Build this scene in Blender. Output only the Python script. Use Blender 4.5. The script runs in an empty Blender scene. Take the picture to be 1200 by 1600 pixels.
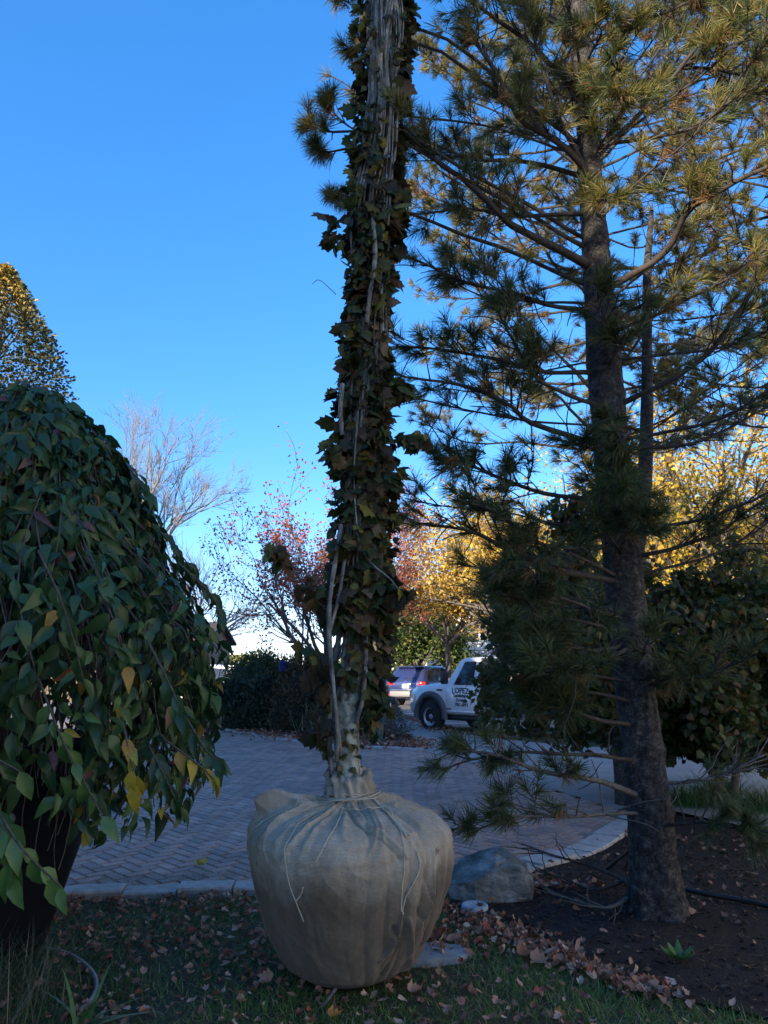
import bpy, math, numpy as np
from mathutils import Vector
SC = bpy.context.scene
RNG = np.random.default_rng(11)
rad = math.radians
COL = SC.collection
# ------------------------------------------------------------------ camera, sky, sun, exposure
CAMZ, PITCH, F = 1.5, rad(12.16), 1160.0
cd = bpy.data.cameras.new('camera'); cam = bpy.data.objects.new('camera', cd); COL.objects.link(cam)
cam.location = (0, 0, CAMZ); cam.rotation_euler = (rad(90) + PITCH, 0, 0)
cd.sensor_fit = 'VERTICAL'; cd.sensor_height = 36; cd.lens = 36 * F / 1600
cd.clip_start = 0.05; cd.clip_end = 2000
SC.camera = cam
SUN_EL = rad(17.0); HEAD = np.array([0.62, 0.785]); HEAD = HEAD / np.linalg.norm(HEAD)
TO_SUN = Vector((-HEAD[0] * math.cos(SUN_EL), -HEAD[1] * math.cos(SUN_EL), math.sin(SUN_EL)))
w = bpy.data.worlds.new('World'); SC.world = w; w.use_nodes = True
nt = w.node_tree; nt.nodes.clear()
sky = nt.nodes.new('ShaderNodeTexSky'); sky.sky_type = 'NISHITA'; sky.sun_disc = False
sky.sun_elevation = SUN_EL; sky.sun_rotation = math.atan2(TO_SUN.x, TO_SUN.y)
sky.air_density = 0.85; sky.dust_density = 0.15; sky.ozone_density = 4.0; sky.altitude = 0
bg = nt.nodes.new('ShaderNodeBackground'); bg.inputs[1].default_value = 0.15
wo = nt.nodes.new('ShaderNodeOutputWorld')
hs = nt.nodes.new('ShaderNodeHueSaturation'); hs.inputs['Saturation'].default_value = 1.41
gm = nt.nodes.new('ShaderNodeGamma'); gm.inputs[1].default_value = .70; nt.links.new(sky.outputs[0], gm.inputs[0]); nt.links.new(gm.outputs[0], hs.inputs['Color']); tint = nt.nodes.new('ShaderNodeMix'); tint.data_type = 'RGBA'; tint.blend_type = 'MULTIPLY'; tint.inputs[0].default_value = 1; tint.inputs[7].default_value = (1.0, .88, 1.0, 1)
nt.links.new(hs.outputs[0], tint.inputs[6]); nt.links.new(tint.outputs[2], bg.inputs[0]); nt.links.new(bg.outputs[0], wo.inputs[0])
sd = bpy.data.lights.new('sun', 'SUN'); sun = bpy.data.objects.new('sun', sd); COL.objects.link(sun)
sd.energy = 3.2; sd.angle = rad(0.5); sd.color = (1.0, 0.84, 0.62)
sun.rotation_euler = (-TO_SUN).to_track_quat('-Z', 'Y').to_euler(); sun.location = (-30, -15, 30)
SC.view_settings.view_transform = 'Standard'; SC.view_settings.look = 'None'
SC.view_settings.exposure = 2.02; SC.view_settings.gamma = 1.0
SC.cycles.max_bounces = 8; SC.cycles.transparent_max_bounces = 8
# ------------------------------------------------------------------ helpers
A = lambda *a: np.array(a, float)
def norm(v): return v / np.maximum(np.linalg.norm(v, axis=-1, keepdims=True), 1e-9)
def ray(px, py):
    dx, dy = (px - 600) / F, (800 - py) / F; c, s = math.cos(PITCH), math.sin(PITCH)
    return A(dx, c - dy * s, s + dy * c)
def P(px, py, Y): d = ray(px, py); return A(0, 0, CAMZ) + d * (Y / d[1])
def G(px, py, z=0.0): d = ray(px, py); return A(0, 0, CAMZ) + d * ((z - CAMZ) / d[2])
def smooth_path(pts, n):
    p = np.asarray(pts, float)
    if len(p) < 3: 
        t = np.linspace(0, 1, n)[:, None]; return p[0] * (1 - t) + p[-1] * t
    q = np.vstack([2 * p[0] - p[1], p, 2 * p[-1] - p[-2]]); out = []
    for u in np.linspace(0, len(p) - 1 - 1e-6, n):
        i = int(u); t = u - i; a, b, c, d = q[i:i + 4]
        out.append(.5 * (2 * b + (c - a) * t + (2 * a - 5 * b + 4 * c - d) * t * t + (3 * b - a - 3 * c + d) * t ** 3))
    return np.array(out)
def inside(poly, pts):
    poly = np.asarray(poly)[:, :2]; x, y = pts[:, 0], pts[:, 1]; r = np.zeros(len(pts), bool)
    for (x1, y1), (x2, y2) in zip(poly, np.roll(poly, -1, 0)):
        m = (y1 > y) != (y2 > y); r ^= m & (x < (x2 - x1) * (y - y1) / (y2 - y1 + 1e-12) + x1)
    return r
_ph = RNG.uniform(0, 6.28, (24, 1)); _kv = RNG.normal(0, 1, (24, 3))
def vnoise(p, s):      # cheap smooth noise, about -1..1
    p = np.asarray(p, float) * s; v = np.zeros(p.shape[:-1])
    for k in range(12): v += np.sin(p @ _kv[k] * (1 + .25 * k) + _ph[k, 0]) / (1 + .2 * k)
    return v / 3.2
OFF = {}
class MB:
    def __init__(s): s.v = []; s.f = []; s.m = []; s.n = 0
    def add(s, v, faces, mi=0):
        v = np.asarray(v, float).reshape(-1, 3); s.v.append(v)
        for f in (faces if isinstance(faces, list) else [faces]):
            f = np.asarray(f, int)
            if f.ndim == 1: f = f[None]
            s.f.append(f + s.n); s.m.append(np.full(len(f), mi))
        s.n += len(v); return s
    def build(s, name, mats, parent=None, smooth=True, off=None):
        me = bpy.data.meshes.new(name)
        if s.n:
            V = np.vstack(s.v); o_ = OFF.get(parent.name) if (parent is not None and off is None) else off
            if o_ is not None: V = V - np.asarray(o_)
            tot = np.concatenate([np.full(len(f), f.shape[1]) for f in s.f]); idx = np.concatenate([f.ravel() for f in s.f])
            me.vertices.add(len(V)); me.vertices.foreach_set('co', V.ravel().astype(np.float32))
            me.loops.add(len(idx)); me.loops.foreach_set('vertex_index', idx.astype(np.int32))
            me.polygons.add(len(tot)); me.polygons.foreach_set('loop_start', np.concatenate([[0], np.cumsum(tot)[:-1]]).astype(np.int32))
            me.polygons.foreach_set('loop_total', tot.astype(np.int32))
            me.polygons.foreach_set('material_index', np.concatenate(s.m).astype(np.int32))
            me.polygons.foreach_set('use_smooth', np.full(len(tot), smooth)); me.update(calc_edges=True)
        for m in (mats if isinstance(mats, (list, tuple)) else [mats]): me.materials.append(m)
        o = bpy.data.objects.new(name, me); COL.objects.link(o)
        if parent is not None: o.parent = parent; OFF[o.name] = OFF.get(parent.name)
        return o
    def box(s, c, size, rz=0.0, mi=0, bev=0.0):
        x, y, z = np.asarray(size) / 2; b = min(bev, x * .9, y * .9, z * .9); c = np.asarray(c, float)
        if b > 0:
            v = []
            for zz, i in ((-z, b), (-z + b, 0), (z - b, 0), (z, b)):
                xi, yi = x - i, y - i
                v += [(-xi + b * (i == 0), -yi, zz), (xi - b * (i == 0), -yi, zz), (xi, -yi + b * (i == 0), zz), (xi, yi - b * (i == 0), zz),
                      (xi - b * (i == 0), yi, zz), (-xi + b * (i == 0), yi, zz), (-xi, yi - b * (i == 0), zz), (-xi, -yi + b * (i == 0), zz)]
            q = [(8 * k + j, 8 * k + (j + 1) % 8, 8 * k + 8 + (j + 1) % 8, 8 * k + 8 + j) for k in range(3) for j in range(8)]
            fs = [np.array(q), np.array([list(range(7, -1, -1)), list(range(24, 32))])]
        else:
            v = [(-x, -y, -z), (x, -y, -z), (x, y, -z), (-x, y, -z), (-x, -y, z), (x, -y, z), (x, y, z), (-x, y, z)]
            fs = np.array([(3, 2, 1, 0), (4, 5, 6, 7), (0, 1, 5, 4), (1, 2, 6, 5), (2, 3, 7, 6), (3, 0, 4, 7)])
        v = np.array(v); co, si = math.cos(rz), math.sin(rz)
        v = np.c_[v[:, 0] * co - v[:, 1] * si, v[:, 0] * si + v[:, 1] * co, v[:, 2]] + c
        return s.add(v, fs, mi)
    def tubes(s, paths, radii, sides=5, cap=True, mi=0, lump=0.0, ls=10.0):
        p = np.asarray(paths, float)
        if p.ndim == 2: p = p[None]
        N, n, _ = p.shape; r = np.broadcast_to(np.asarray(radii, float), (N, n))
        t = np.empty_like(p); t[:, 1:-1] = p[:, 2:] - p[:, :-2]; t[:, 0] = p[:, 1] - p[:, 0]; t[:, -1] = p[:, -1] - p[:, -2]
        t = norm(t); mean = norm(p[:, -1] - p[:, 0] + 1e-6)
        ax = np.eye(3)[np.argmin(np.abs(mean), 1)][:, None, :] * np.ones_like(t)
        u = norm(np.cross(t, ax)); v = np.cross(t, u)
        a = np.arange(sides) * 2 * math.pi / sides
        V = p[:, :, None] + r[:, :, None, None] * (np.cos(a)[:, None] * u[:, :, None] + np.sin(a)[:, None] * v[:, :, None])
        if lump: 
            c = V - p[:, :, None]; V = p[:, :, None] + c * (1 + lump * vnoise(V, ls))[..., None]
        i = np.arange(n - 1)[:, None] * sides; j = np.arange(sides)[None]; k = (j + 1) % sides
        q = np.stack([i + j, i + k, i + sides + k, i + sides + j], -1).reshape(-1, 4)
        Q = (q[None] + (np.arange(N) * n * sides)[:, None, None]).reshape(-1, 4); fs = [Q]
        if cap and sides > 2:
            e = np.arange(N)[:, None] * n * sides
            fs += [e + np.arange(sides)[::-1], e + (n - 1) * sides + np.arange(sides)]
        return s.add(V.reshape(-1, 3), fs, mi)
    def inst(s, tv, faces, pos, axis, nrm, size, mi=0):
        pos = np.asarray(pos, float); N = len(pos)
        if N == 0: return s
        y = norm(np.broadcast_to(np.asarray(axis, float), (N, 3))); x = norm(np.cross(y, np.broadcast_to(np.asarray(nrm, float), (N, 3)) + 1e-5)); z = np.cross(x, y)
        sz = np.broadcast_to(np.asarray(size, float), (N,))
        V = pos[:, None] + sz[:, None, None] * (tv[None, :, 0:1] * x[:, None] + tv[None, :, 1:2] * y[:, None] + tv[None, :, 2:3] * z[:, None])
        k = len(tv); fs = [(np.asarray(f)[None] + (np.arange(N) * k)[:, None, None]).reshape(-1, np.asarray(f).shape[1]) for f in faces]
        return s.add(V.reshape(-1, 3), fs, mi)
    def lathe(s, prof, c=(0, 0, 0), seg=32, mi=0):
        prof = np.asarray(prof, float); a = np.arange(seg) * 2 * math.pi / seg; n = len(prof)
        V = np.stack([prof[:, 0:1] * np.cos(a), prof[:, 0:1] * np.sin(a), np.repeat(prof[:, 1:2], seg, 1)], -1).reshape(-1, 3) + np.asarray(c)
        i = np.arange(n - 1)[:, None] * seg; j = np.arange(seg)[None]; k = (j + 1) % seg
        return s.add(V, [np.stack([i + j, i + k, i + seg + k, i + seg + j], -1).reshape(-1, 4)], mi)
    def grid(s, X, Y, Z, mi=0):
        h, w_ = X.shape; i = np.arange(h - 1)[:, None] * w_ + np.arange(w_ - 1)[None]
        return s.add(np.stack([X, Y, Z], -1).reshape(-1, 3), [np.stack([i, i + 1, i + w_ + 1, i + w_], -1).reshape(-1, 4)], mi)
    def prism(s, poly, z0, z1, mi=0):
        p = np.asarray(poly, float)[:, :2]; n = len(p)
        v = np.vstack([np.c_[p, np.full(n, z0)], np.c_[p, np.full(n, z1)]]); j = np.arange(n); k = (j + 1) % n
        return s.add(v, [np.stack([j, k, k + n, j + n], -1), np.arange(n, 2 * n)[None], np.arange(n)[::-1][None]], mi)
def tag(o, label=None, cat=None, group=None, kind=None):
    for k, v in (('label', label), ('category', cat), ('group', group), ('kind', kind)):
        if v: o[k] = v
    return o
def thing(name, label, cat, loc=(0, 0, 0), rz=0.0, group=None, local=False):
    o = bpy.data.objects.new(name, None); COL.objects.link(o); o.location = loc; o.rotation_euler = (0, 0, rz)
    o.empty_display_size = .2; OFF[o.name] = None if local else np.asarray(loc, float)
    return tag(o, label, cat, group)
# leaf templates: midrib along +Y, face up +Z
OV = np.array([(0, 0, 0), (-.17, .16, .03), (0, .16, -.02), (.17, .16, .03), (-.27, .4, .05), (0, .4, -.02), (.27, .4, .05),
               (-.17, .72, .0), (0, .72, -.05), (.17, .72, .0), (0, 1.05, -.16)])
OVF = [np.array([(0, 2, 1), (0, 3, 2), (7, 8, 10), (8, 9, 10)]), np.array([(1, 2, 5, 4), (2, 3, 6, 5), (4, 5, 8, 7), (5, 6, 9, 8)])]
_o = [(0, .02), (.2, -.12), (.42, -.02), (.5, .2), (.62, .42), (.42, .46), (.44, .72), (.22, .74), (0, 1.05), (-.22, .74), (-.44, .72), (-.42, .46), (-.62, .42), (-.5, .2), (-.42, -.02), (-.2, -.12)]
LO = np.array([(x, y, -.22 * x * x - .12 * y * y + .04 * math.sin(9 * x + 5 * y)) for x, y in _o] + [(0, .36, .06)])
LOF = [np.array([(i, (i + 1) % 16, 16) for i in range(16)])]
CURL = LO * A(.8, 1, 0) + np.c_[np.zeros((17, 2)), 1.5 * LO[:, 0] ** 2 + .6 * (LO[:, 1] - .4) ** 2 + .07 * np.sin(11 * LO[:, 0] + 7 * LO[:, 1])]
CURL2 = OV * A(1.1, 1, 0) + np.c_[np.zeros((11, 2)), 1.6 * OV[:, 0] ** 2 + .5 * (OV[:, 1] - .5) ** 2]
DI = np.array([(0, 0, 0), (.3, .45, .05), (0, 1, -.08), (-.3, .45, .05)]); DIF = [np.array([(0, 1, 2), (0, 2, 3)])]
BL = np.array([(-.5, 0, 0), (.5, 0, 0), (-.32, .55, 0), (.32, .55, 0), (0, 1, 0)])
def rdir(n): return norm(RNG.normal(0, 1, (n, 3)))
def blades(mb, base, d, L, wd, bend, segs=4):      # grass-like ribbons drooping by bend
    N = len(base); d = norm(d); side = norm(np.cross(d, np.tile(A(0, 0, 1), (N, 1)) + 1e-3)); t = np.linspace(0, 1, segs + 1)
    hor = d * A(1, 1, 0)
    V = base[:, None] + d[:, None] * (L[:, None] * t)[..., None] + (hor[:, None] * 1.0 - A(0, 0, .8)) * (L * bend)[:, None, None] * (t ** 2)[None, :, None]
    wt = (wd[:, None] * (1 - t ** 2.2)[None]) [..., None] * .5
    Lf, Rt = V - side[:, None] * wt, V + side[:, None] * wt
    W = np.stack([Lf, Rt], 2).reshape(N, -1, 3); k = 2 * (segs + 1)
    q = np.array([(2 * i, 2 * i + 1, 2 * i + 3, 2 * i + 2) for i in range(segs)])
    mb.add(W.reshape(-1, 3), [(q[None] + (np.arange(N) * k)[:, None, None]).reshape(-1, 4)])
# ------------------------------------------------------------------ materials
def base_mat(name):
    m = bpy.data.materials.new(name); m.use_nodes = True; t = m.node_tree
    return m, t, t.nodes['Principled BSDF'], t.nodes['Material Output']
def ramp(t, src, cols, interp='LINEAR'):
    r = t.nodes.new('ShaderNodeValToRGB'); e = r.color_ramp; e.interpolation = interp
    while len(e.elements) < len(cols): e.elements.new(.5)
    for k, (p, c) in enumerate(cols): e.elements[k].position = p; e.elements[k].color = (*c, 1)
    t.links.new(src, r.inputs[0]); return r.outputs[0]
def plain(name, c, rough=.5, metal=0.0, spec=.5, coat=0.0, emit=None):
    m, t, b, o = base_mat(name); b.inputs['Base Color'].default_value = (*c, 1); b.inputs['Roughness'].default_value = rough
    b.inputs['Metallic'].default_value = metal; b.inputs['Specular IOR Level'].default_value = spec; b.inputs['Coat Weight'].default_value = coat
    n = t.nodes.new('ShaderNodeTexNoise'); n.inputs['Scale'].default_value = 6; n.inputs['Detail'].default_value = 6
    x = t.nodes.new('ShaderNodeMapRange'); x.inputs[3].default_value = max(rough - .08, .02); x.inputs[4].default_value = min(rough + .1, 1)
    t.links.new(n.outputs[0], x.inputs[0]); t.links.new(x.outputs[0], b.inputs['Roughness']); return m
def coords(t, stretch=(1, 1, 1)):
    tc = t.nodes.new('ShaderNodeTexCoord'); mp = t.nodes.new('ShaderNodeMapping'); mp.inputs['Scale'].default_value = stretch
    t.links.new(tc.outputs['Object'], mp.inputs[0]); return mp.outputs[0]
def noise(t, co, scale, detail=8, rough=.6):
    n = t.nodes.new('ShaderNodeTexNoise'); n.inputs['Scale'].default_value = scale; n.inputs['Detail'].default_value = detail
    n.inputs['Roughness'].default_value = rough; t.links.new(co, n.inputs['Vector']); return n.outputs[0]
def bump(t, b, h, strength, dist=.01):
    k = t.nodes.new('ShaderNodeBump'); k.inputs['Strength'].default_value = strength; k.inputs['Distance'].default_value = dist
    t.links.new(h, k.inputs['Height']); t.links.new(k.outputs[0], b.inputs['Normal'])
def mixc(t, fac, a, b, mode='MIX'):
    m = t.nodes.new('ShaderNodeMix'); m.data_type = 'RGBA'; m.blend_type = mode
    for s, k in ((fac, 0), (a, 6), (b, 7)):
        if isinstance(s, (int, float)): m.inputs[k].default_value = s
        elif isinstance(s, tuple): m.inputs[k].default_value = (*s, 1)
        else: t.links.new(s, m.inputs[k])
    return m.outputs[2]
def noisy(name, cols, scale=4, stretch=(1, 1, 1), rough=.8, bstr=.4, bscale=None, bdist=.01, fine=None, spec=.3):
    m, t, b, o = base_mat(name); co = coords(t, stretch); n = noise(t, co, scale); c = ramp(t, n, cols)
    if fine:
        n2 = noise(t, co, fine[0]); c = mixc(t, fine[1], c, ramp(t, n2, [(.3, (.25, .25, .25)), (.7, (1, 1, 1))]), 'MULTIPLY')
    t.links.new(c, b.inputs['Base Color']); b.inputs['Roughness'].default_value = rough; b.inputs['Specular IOR Level'].default_value = spec
    if bstr: bump(t, b, noise(t, co, bscale or scale * 3), bstr, bdist)
    return m
def leaf(name, cols, trans=.35, rough=.45, spec=.4, mottled=0.0):
    m, t, b, o = base_mat(name); g = t.nodes.new('ShaderNodeNewGeometry'); n = len(cols)
    pos = np.cumsum([0] + [wt for wt, _ in cols[:-1]]) / sum(wt for wt, _ in cols)
    c = ramp(t, g.outputs['Random Per Island'], [(float(p), col) for p, (_, col) in zip(pos, cols)], 'CONSTANT')
    if mottled:
        nz = noise(t, coords(t), 40, 4); c = mixc(t, mottled, c, ramp(t, nz, [(.35, (.3, .2, .12)), (.6, (1, 1, 1))]), 'MULTIPLY')
    t.links.new(c, b.inputs['Base Color']); b.inputs['Roughness'].default_value = rough; b.inputs['Specular IOR Level'].default_value = spec
    tr = t.nodes.new('ShaderNodeBsdfTranslucent'); t.links.new(c, tr.inputs[0])
    mx = t.nodes.new('ShaderNodeMixShader'); mx.inputs[0].default_value = trans
    t.links.new(b.outputs[0], mx.inputs[1]); t.links.new(tr.outputs[0], mx.inputs[2]); t.links.new(mx.outputs[0], o.inputs[0]); return m
M = {}
M['earth'] = noisy('earth', [(.3, (.05, .045, .024)), (.55, (.07, .068, .032)), (.75, (.10, .075, .05))], 3, fine=(60, .6), bstr=.8, bscale=50, bdist=.02)
M['far_ground'] = noisy('far_ground', [(.3, (.05, .06, .025)), (.7, (.10, .09, .045))], .5, bstr=.3)
M['mulch'] = noisy('mulch', [(.3, (.011, .009, .009)), (.6, (.025, .019, .017)), (.8, (.048, .035, .028))], 30, fine=(120, .7), bstr=1.0, bscale=90, bdist=.03)
M['chip'] = leaf('bark_chip', [(4, (.022, .016, .013)), (3, (.05, .034, .025)), (1.4, (.12, .078, .054))], 0, .9, .2)
M['grass'] = leaf('grass_blade', [(4, (.10, .18, .04)), (4, (.13, .22, .05)), (2, (.17, .25, .065)), (1.4, (.34, .29, .16))], .3, .5, .3)
M['grass_long'] = leaf('grass_long', [(4, (.05, .085, .035)), (3, (.08, .11, .05)), (2, (.16, .16, .09)), (1, (.25, .21, .13))], .3, .5, .4)
M['liriope'] = leaf('strap_leaf', [(3, (.05, .13, .04)), (3, (.08, .18, .06)), (1, (.2, .27, .12))], .3, .4, .5)
M['iris'] = leaf('iris_leaf', [(3, (.10, .17, .09)), (3, (.15, .22, .13)), (1, (.30, .28, .16))], .3, .4, .5)
M['litter'] = leaf('fallen_leaf', [(4, (.32, .16, .10)), (3, (.42, .24, .16)), (4, (.20, .10, .065)), (2, (.50, .33, .235)), (1, (.32, .085, .055)), (1, (.58, .43, .33))], .15, .7, .3, .35)
M['litter_dark'] = leaf('dry_leaf', [(4, (.27, .14, .09)), (3, (.36, .21, .14)), (3, (.17, .09, .06))], .1, .7, .3, .3)
M['yellow_leaf'] = leaf('yellow_leaf', [(1, (.5, .40, .06))], .3, .5)
M['orange_leaf'] = leaf('orange_leaf', [(1, (.45, .20, .05))], .3, .5, .3, .4)
def paver_mat():
    m, t, b, o = base_mat('clay_paver'); g = t.nodes.new('ShaderNodeNewGeometry'); co = coords(t)
    c = ramp(t, g.outputs['Random Per Island'], [(0, (.29, .225, .20)), (.2, (.37, .275, .235)), (.4, (.215, .175, .165)), (.6, (.33, .25, .22)), (.8, (.42, .305, .255)), (1, (.25, .20, .185))])
    c = mixc(t, .7, c, ramp(t, noise(t, co, 90), [(.3, (.55, .55, .55)), (.6, (1, 1, 1)), (.78, (1.35, 1.3, 1.3))]), 'MULTIPLY')
    c = mixc(t, .6, c, ramp(t, noise(t, co, 1.1), [(.35, (.62, .62, .65)), (.65, (1.2, 1.17, 1.15))]), 'MULTIPLY')
    t.links.new(c, b.inputs['Base Color']); b.inputs['Roughness'].default_value = .62; b.inputs['Specular IOR Level'].default_value = .35
    bump(t, b, noise(t, co, 140), .5, .004); return m
M['paver'] = paver_mat()
M['joint'] = noisy('joint_sand', [(.3, (.008, .008, .009)), (.7, (.02, .018, .018))], 60)
M['granite'] = noisy('kerb_granite', [(.3, (.30, .30, .295)), (.6, (.46, .46, .45)), (.8, (.58, .58, .56))], 14, fine=(160, .45), bstr=.5, bscale=60, bdist=.006)
M['kerb_joint'] = plain('kerb_joint', (.04, .04, .04), .9)
M['concrete'] = noisy('concrete', [(.3, (.24, .24, .24)), (.7, (.32, .32, .31))], 2.2, fine=(150, .3), bstr=.2, bscale=90)
M['asphalt'] = noisy('asphalt', [(.3, (.21, .20, .19)), (.7, (.29, .275, .26))], 1.2, fine=(120, .5), bstr=.4, bscale=150)
M['line'] = plain('road_paint', (.75, .75, .72), .7)
M['flag'] = noisy('flagstone', [(.3, (.20, .22, .25)), (.7, (.30, .325, .36))], 8, bstr=.3, bscale=40)
M['lid'] = noisy('lid_plastic', [(.3, (.27, .35, .42)), (.7, (.36, .44, .50))], 16, rough=.5, bstr=.3, bscale=50)
M['rock'] = noisy('boulder_rock', [(.3, (.06, .07, .068)), (.5, (.15, .17, .165)), (.66, (.34, .36, .35))], 5, stretch=(1, 1, 2.2), fine=(45, .5), bstr=1.0, bscale=16, bdist=.03)
def bark_mat(name, cols, scale, stretch, bstr=.8, spots=None):
    m, t, b, o = base_mat(name); co = coords(t, stretch)
    v = t.nodes.new('ShaderNodeTexVoronoi'); v.feature = 'DISTANCE_TO_EDGE'; v.inputs['Scale'].default_value = scale
    n = noise(t, co, scale * .6)
    ad = t.nodes.new('ShaderNodeMixRGB'); ad.blend_type = 'ADD'; ad.inputs[0].default_value = .25; t.links.new(co, ad.inputs[1]); t.links.new(n, ad.inputs[2])
    t.links.new(ad.outputs[0], v.inputs['Vector']); c = ramp(t, n, cols)
    e = ramp(t, v.outputs['Distance'], [(0, (.35, .35, .35)), (.12, (1, 1, 1))]); c = mixc(t, .8, c, e, 'MULTIPLY')
    if spots: c = mixc(t, ramp(t, noise(t, coords(t), spots[0], 5), [(.52, (0, 0, 0)), (.6, (1, 1, 1))]), c, spots[1])
    t.links.new(c, b.inputs['Base Color']); b.inputs['Roughness'].default_value = .9; b.inputs['Specular IOR Level'].default_value = .2
    bump(t, b, mixc(t, .5, e, n), bstr, .012); return m
M['pine_bark'] = bark_mat('pine_bark', [(.3, (.025, .023, .024)), (.5, (.055, .051, .050)), (.7, (.115, .106, .10))], 26, (1, 1, 1.5), 1.0)
M['pine_limb'] = noisy('pine_limb', [(.3, (.026, .021, .019)), (.7, (.065, .054, .047))], 30, bstr=.5, bscale=60)
M['grey_limb'] = noisy('dead_limb', [(.3, (.06, .053, .048)), (.7, (.15, .135, .12))], 30, bstr=.5, bscale=60)
M['plane_bark'] = bark_mat('mottled_bark', [(.3, (.13, .14, .12)), (.5, (.30, .32, .27)), (.7, (.46, .47, .41))], 9, (1, 1, .6), .4, (13, (.08, .075, .06)))
M['vine'] = noisy('vine_stem', [(.3, (.07, .068, .058)), (.5, (.16, .155, .135)), (.68, (.30, .29, .25))], 26, stretch=(1, 1, .5), bstr=.8)
M['vine_dark'] = noisy('vine_stem_brown', [(.3, (.06, .05, .04)), (.7, (.16, .13, .10))], 40, bstr=.5)
M['ivy'] = leaf('vine_leaf', [(4, (.065, .075, .022)), (4, (.042, .036, .02)), (3, (.095, .085, .024)), (3, (.10, .06, .03)), (3, (.04, .062, .02)), (1.4, (.17, .115, .055)), (1.6, (.19, .17, .035))], .28, .6, .3, .4)
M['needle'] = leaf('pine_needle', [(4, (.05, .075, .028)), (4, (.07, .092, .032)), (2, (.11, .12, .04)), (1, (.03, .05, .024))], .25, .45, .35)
M['needle_y'] = leaf('pine_needle_sun_tint', [(4, (.13, .135, .035)), (3, (.19, .165, .045)), (2, (.27, .19, .06)), (1, (.08, .10, .035))], .3, .45, .35)  # yellower needle copy with warm sunlight put into the colour
M['needle_dead'] = leaf('pine_needle_dry', [(3, (.20, .10, .04)), (2, (.26, .15, .06)), (2, (.14, .08, .04))], .25, .6, .3)
M['weep'] = leaf('weeping_leaf', [(6, (.028, .068, .022)), (6, (.038, .085, .026)), (3, (.021, .05, .020)), (3, (.055, .115, .034)), (.5, (.10, .045, .04))], .22, .42, .4)
M['weep_light'] = leaf('weeping_leaf_pale', [(3, (.07, .15, .035)), (3, (.10, .19, .05)), (1, (.05, .12, .04))], .35, .4, .5)
M['weep_yellow'] = leaf('weeping_leaf_yellow', [(3, (.50, .36, .04)), (2, (.42, .24, .04)), (1, (.30, .30, .05)), (1, (.30, .12, .05))], .35, .45, .4, .25)
M['twig'] = noisy('weeping_twig', [(.3, (.045, .034, .027)), (.7, (.12, .095, .073))], 40, bstr=.3)
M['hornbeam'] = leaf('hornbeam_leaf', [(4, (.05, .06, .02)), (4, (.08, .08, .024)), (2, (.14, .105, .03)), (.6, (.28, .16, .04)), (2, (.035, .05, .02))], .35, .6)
M['red_leaf'] = leaf('red_leaf', [(4, (.32, .06, .03)), (3, (.42, .11, .05)), (2, (.17, .045, .028)), (1, (.50, .18, .08))], .35, .6)
M['dull_red'] = leaf('maroon_leaf', [(4, (.20, .07, .07)), (3, (.30, .12, .10)), (1, (.14, .06, .06))], .35, .6)
M['gold'] = leaf('golden_leaf', [(4, (.62, .39, .04)), (3, (.70, .48, .07)), (2, (.48, .27, .03)), (2, (.54, .46, .07))], .45, .6)
M['gold_green'] = leaf('yellow_green_leaf', [(4, (.30, .28, .05)), (3, (.20, .22, .05)), (2, (.45, .34, .06)), (2, (.12, .15, .04))], .45, .6)
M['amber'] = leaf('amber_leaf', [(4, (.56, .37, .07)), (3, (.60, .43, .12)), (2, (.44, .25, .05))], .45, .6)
M['green_leaf'] = leaf('green_leaf', [(4, (.06, .11, .03)), (3, (.10, .15, .04)), (2, (.18, .19, .05)), (1, (.04, .08, .03))], .4, .5)
M['maple_leaf'] = leaf('dark_maple_leaf', [(5, (.045, .065, .018)), (4, (.07, .085, .022)), (2, (.10, .10, .025)), (1, (.13, .07, .03))], .42, .5)
M['yew'] = leaf('yew_needle', [(4, (.014, .032, .018)), (4, (.022, .045, .026)), (2, (.032, .055, .034))], .1, .6, .3)
M['box'] = leaf('mound_leaf', [(4, (.03, .06, .018)), (4, (.045, .075, .02)), (2, (.06, .09, .03))], .2, .6, .3)
M['spruce'] = leaf('blue_spruce_needle', [(4, (.12, .17, .18)), (3, (.18, .23, .25)), (2, (.08, .12, .12))], .1, .6, .3)
M['brown_shrub'] = leaf('brown_shrub_leaf', [(4, (.06, .05, .03)), (4, (.09, .07, .04)), (2, (.05, .06, .03))], .2, .6, .3)
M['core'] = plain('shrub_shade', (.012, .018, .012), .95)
M['tree_bark'] = noisy('tree_bark', [(.3, (.07, .06, .055)), (.7, (.16, .14, .125))], 12, stretch=(1, 1, .4), bstr=.6)
M['pale_bark'] = noisy('pale_bark', [(.3, (.16, .155, .15)), (.7, (.24, .23, .22))], 8, bstr=.3)
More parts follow.
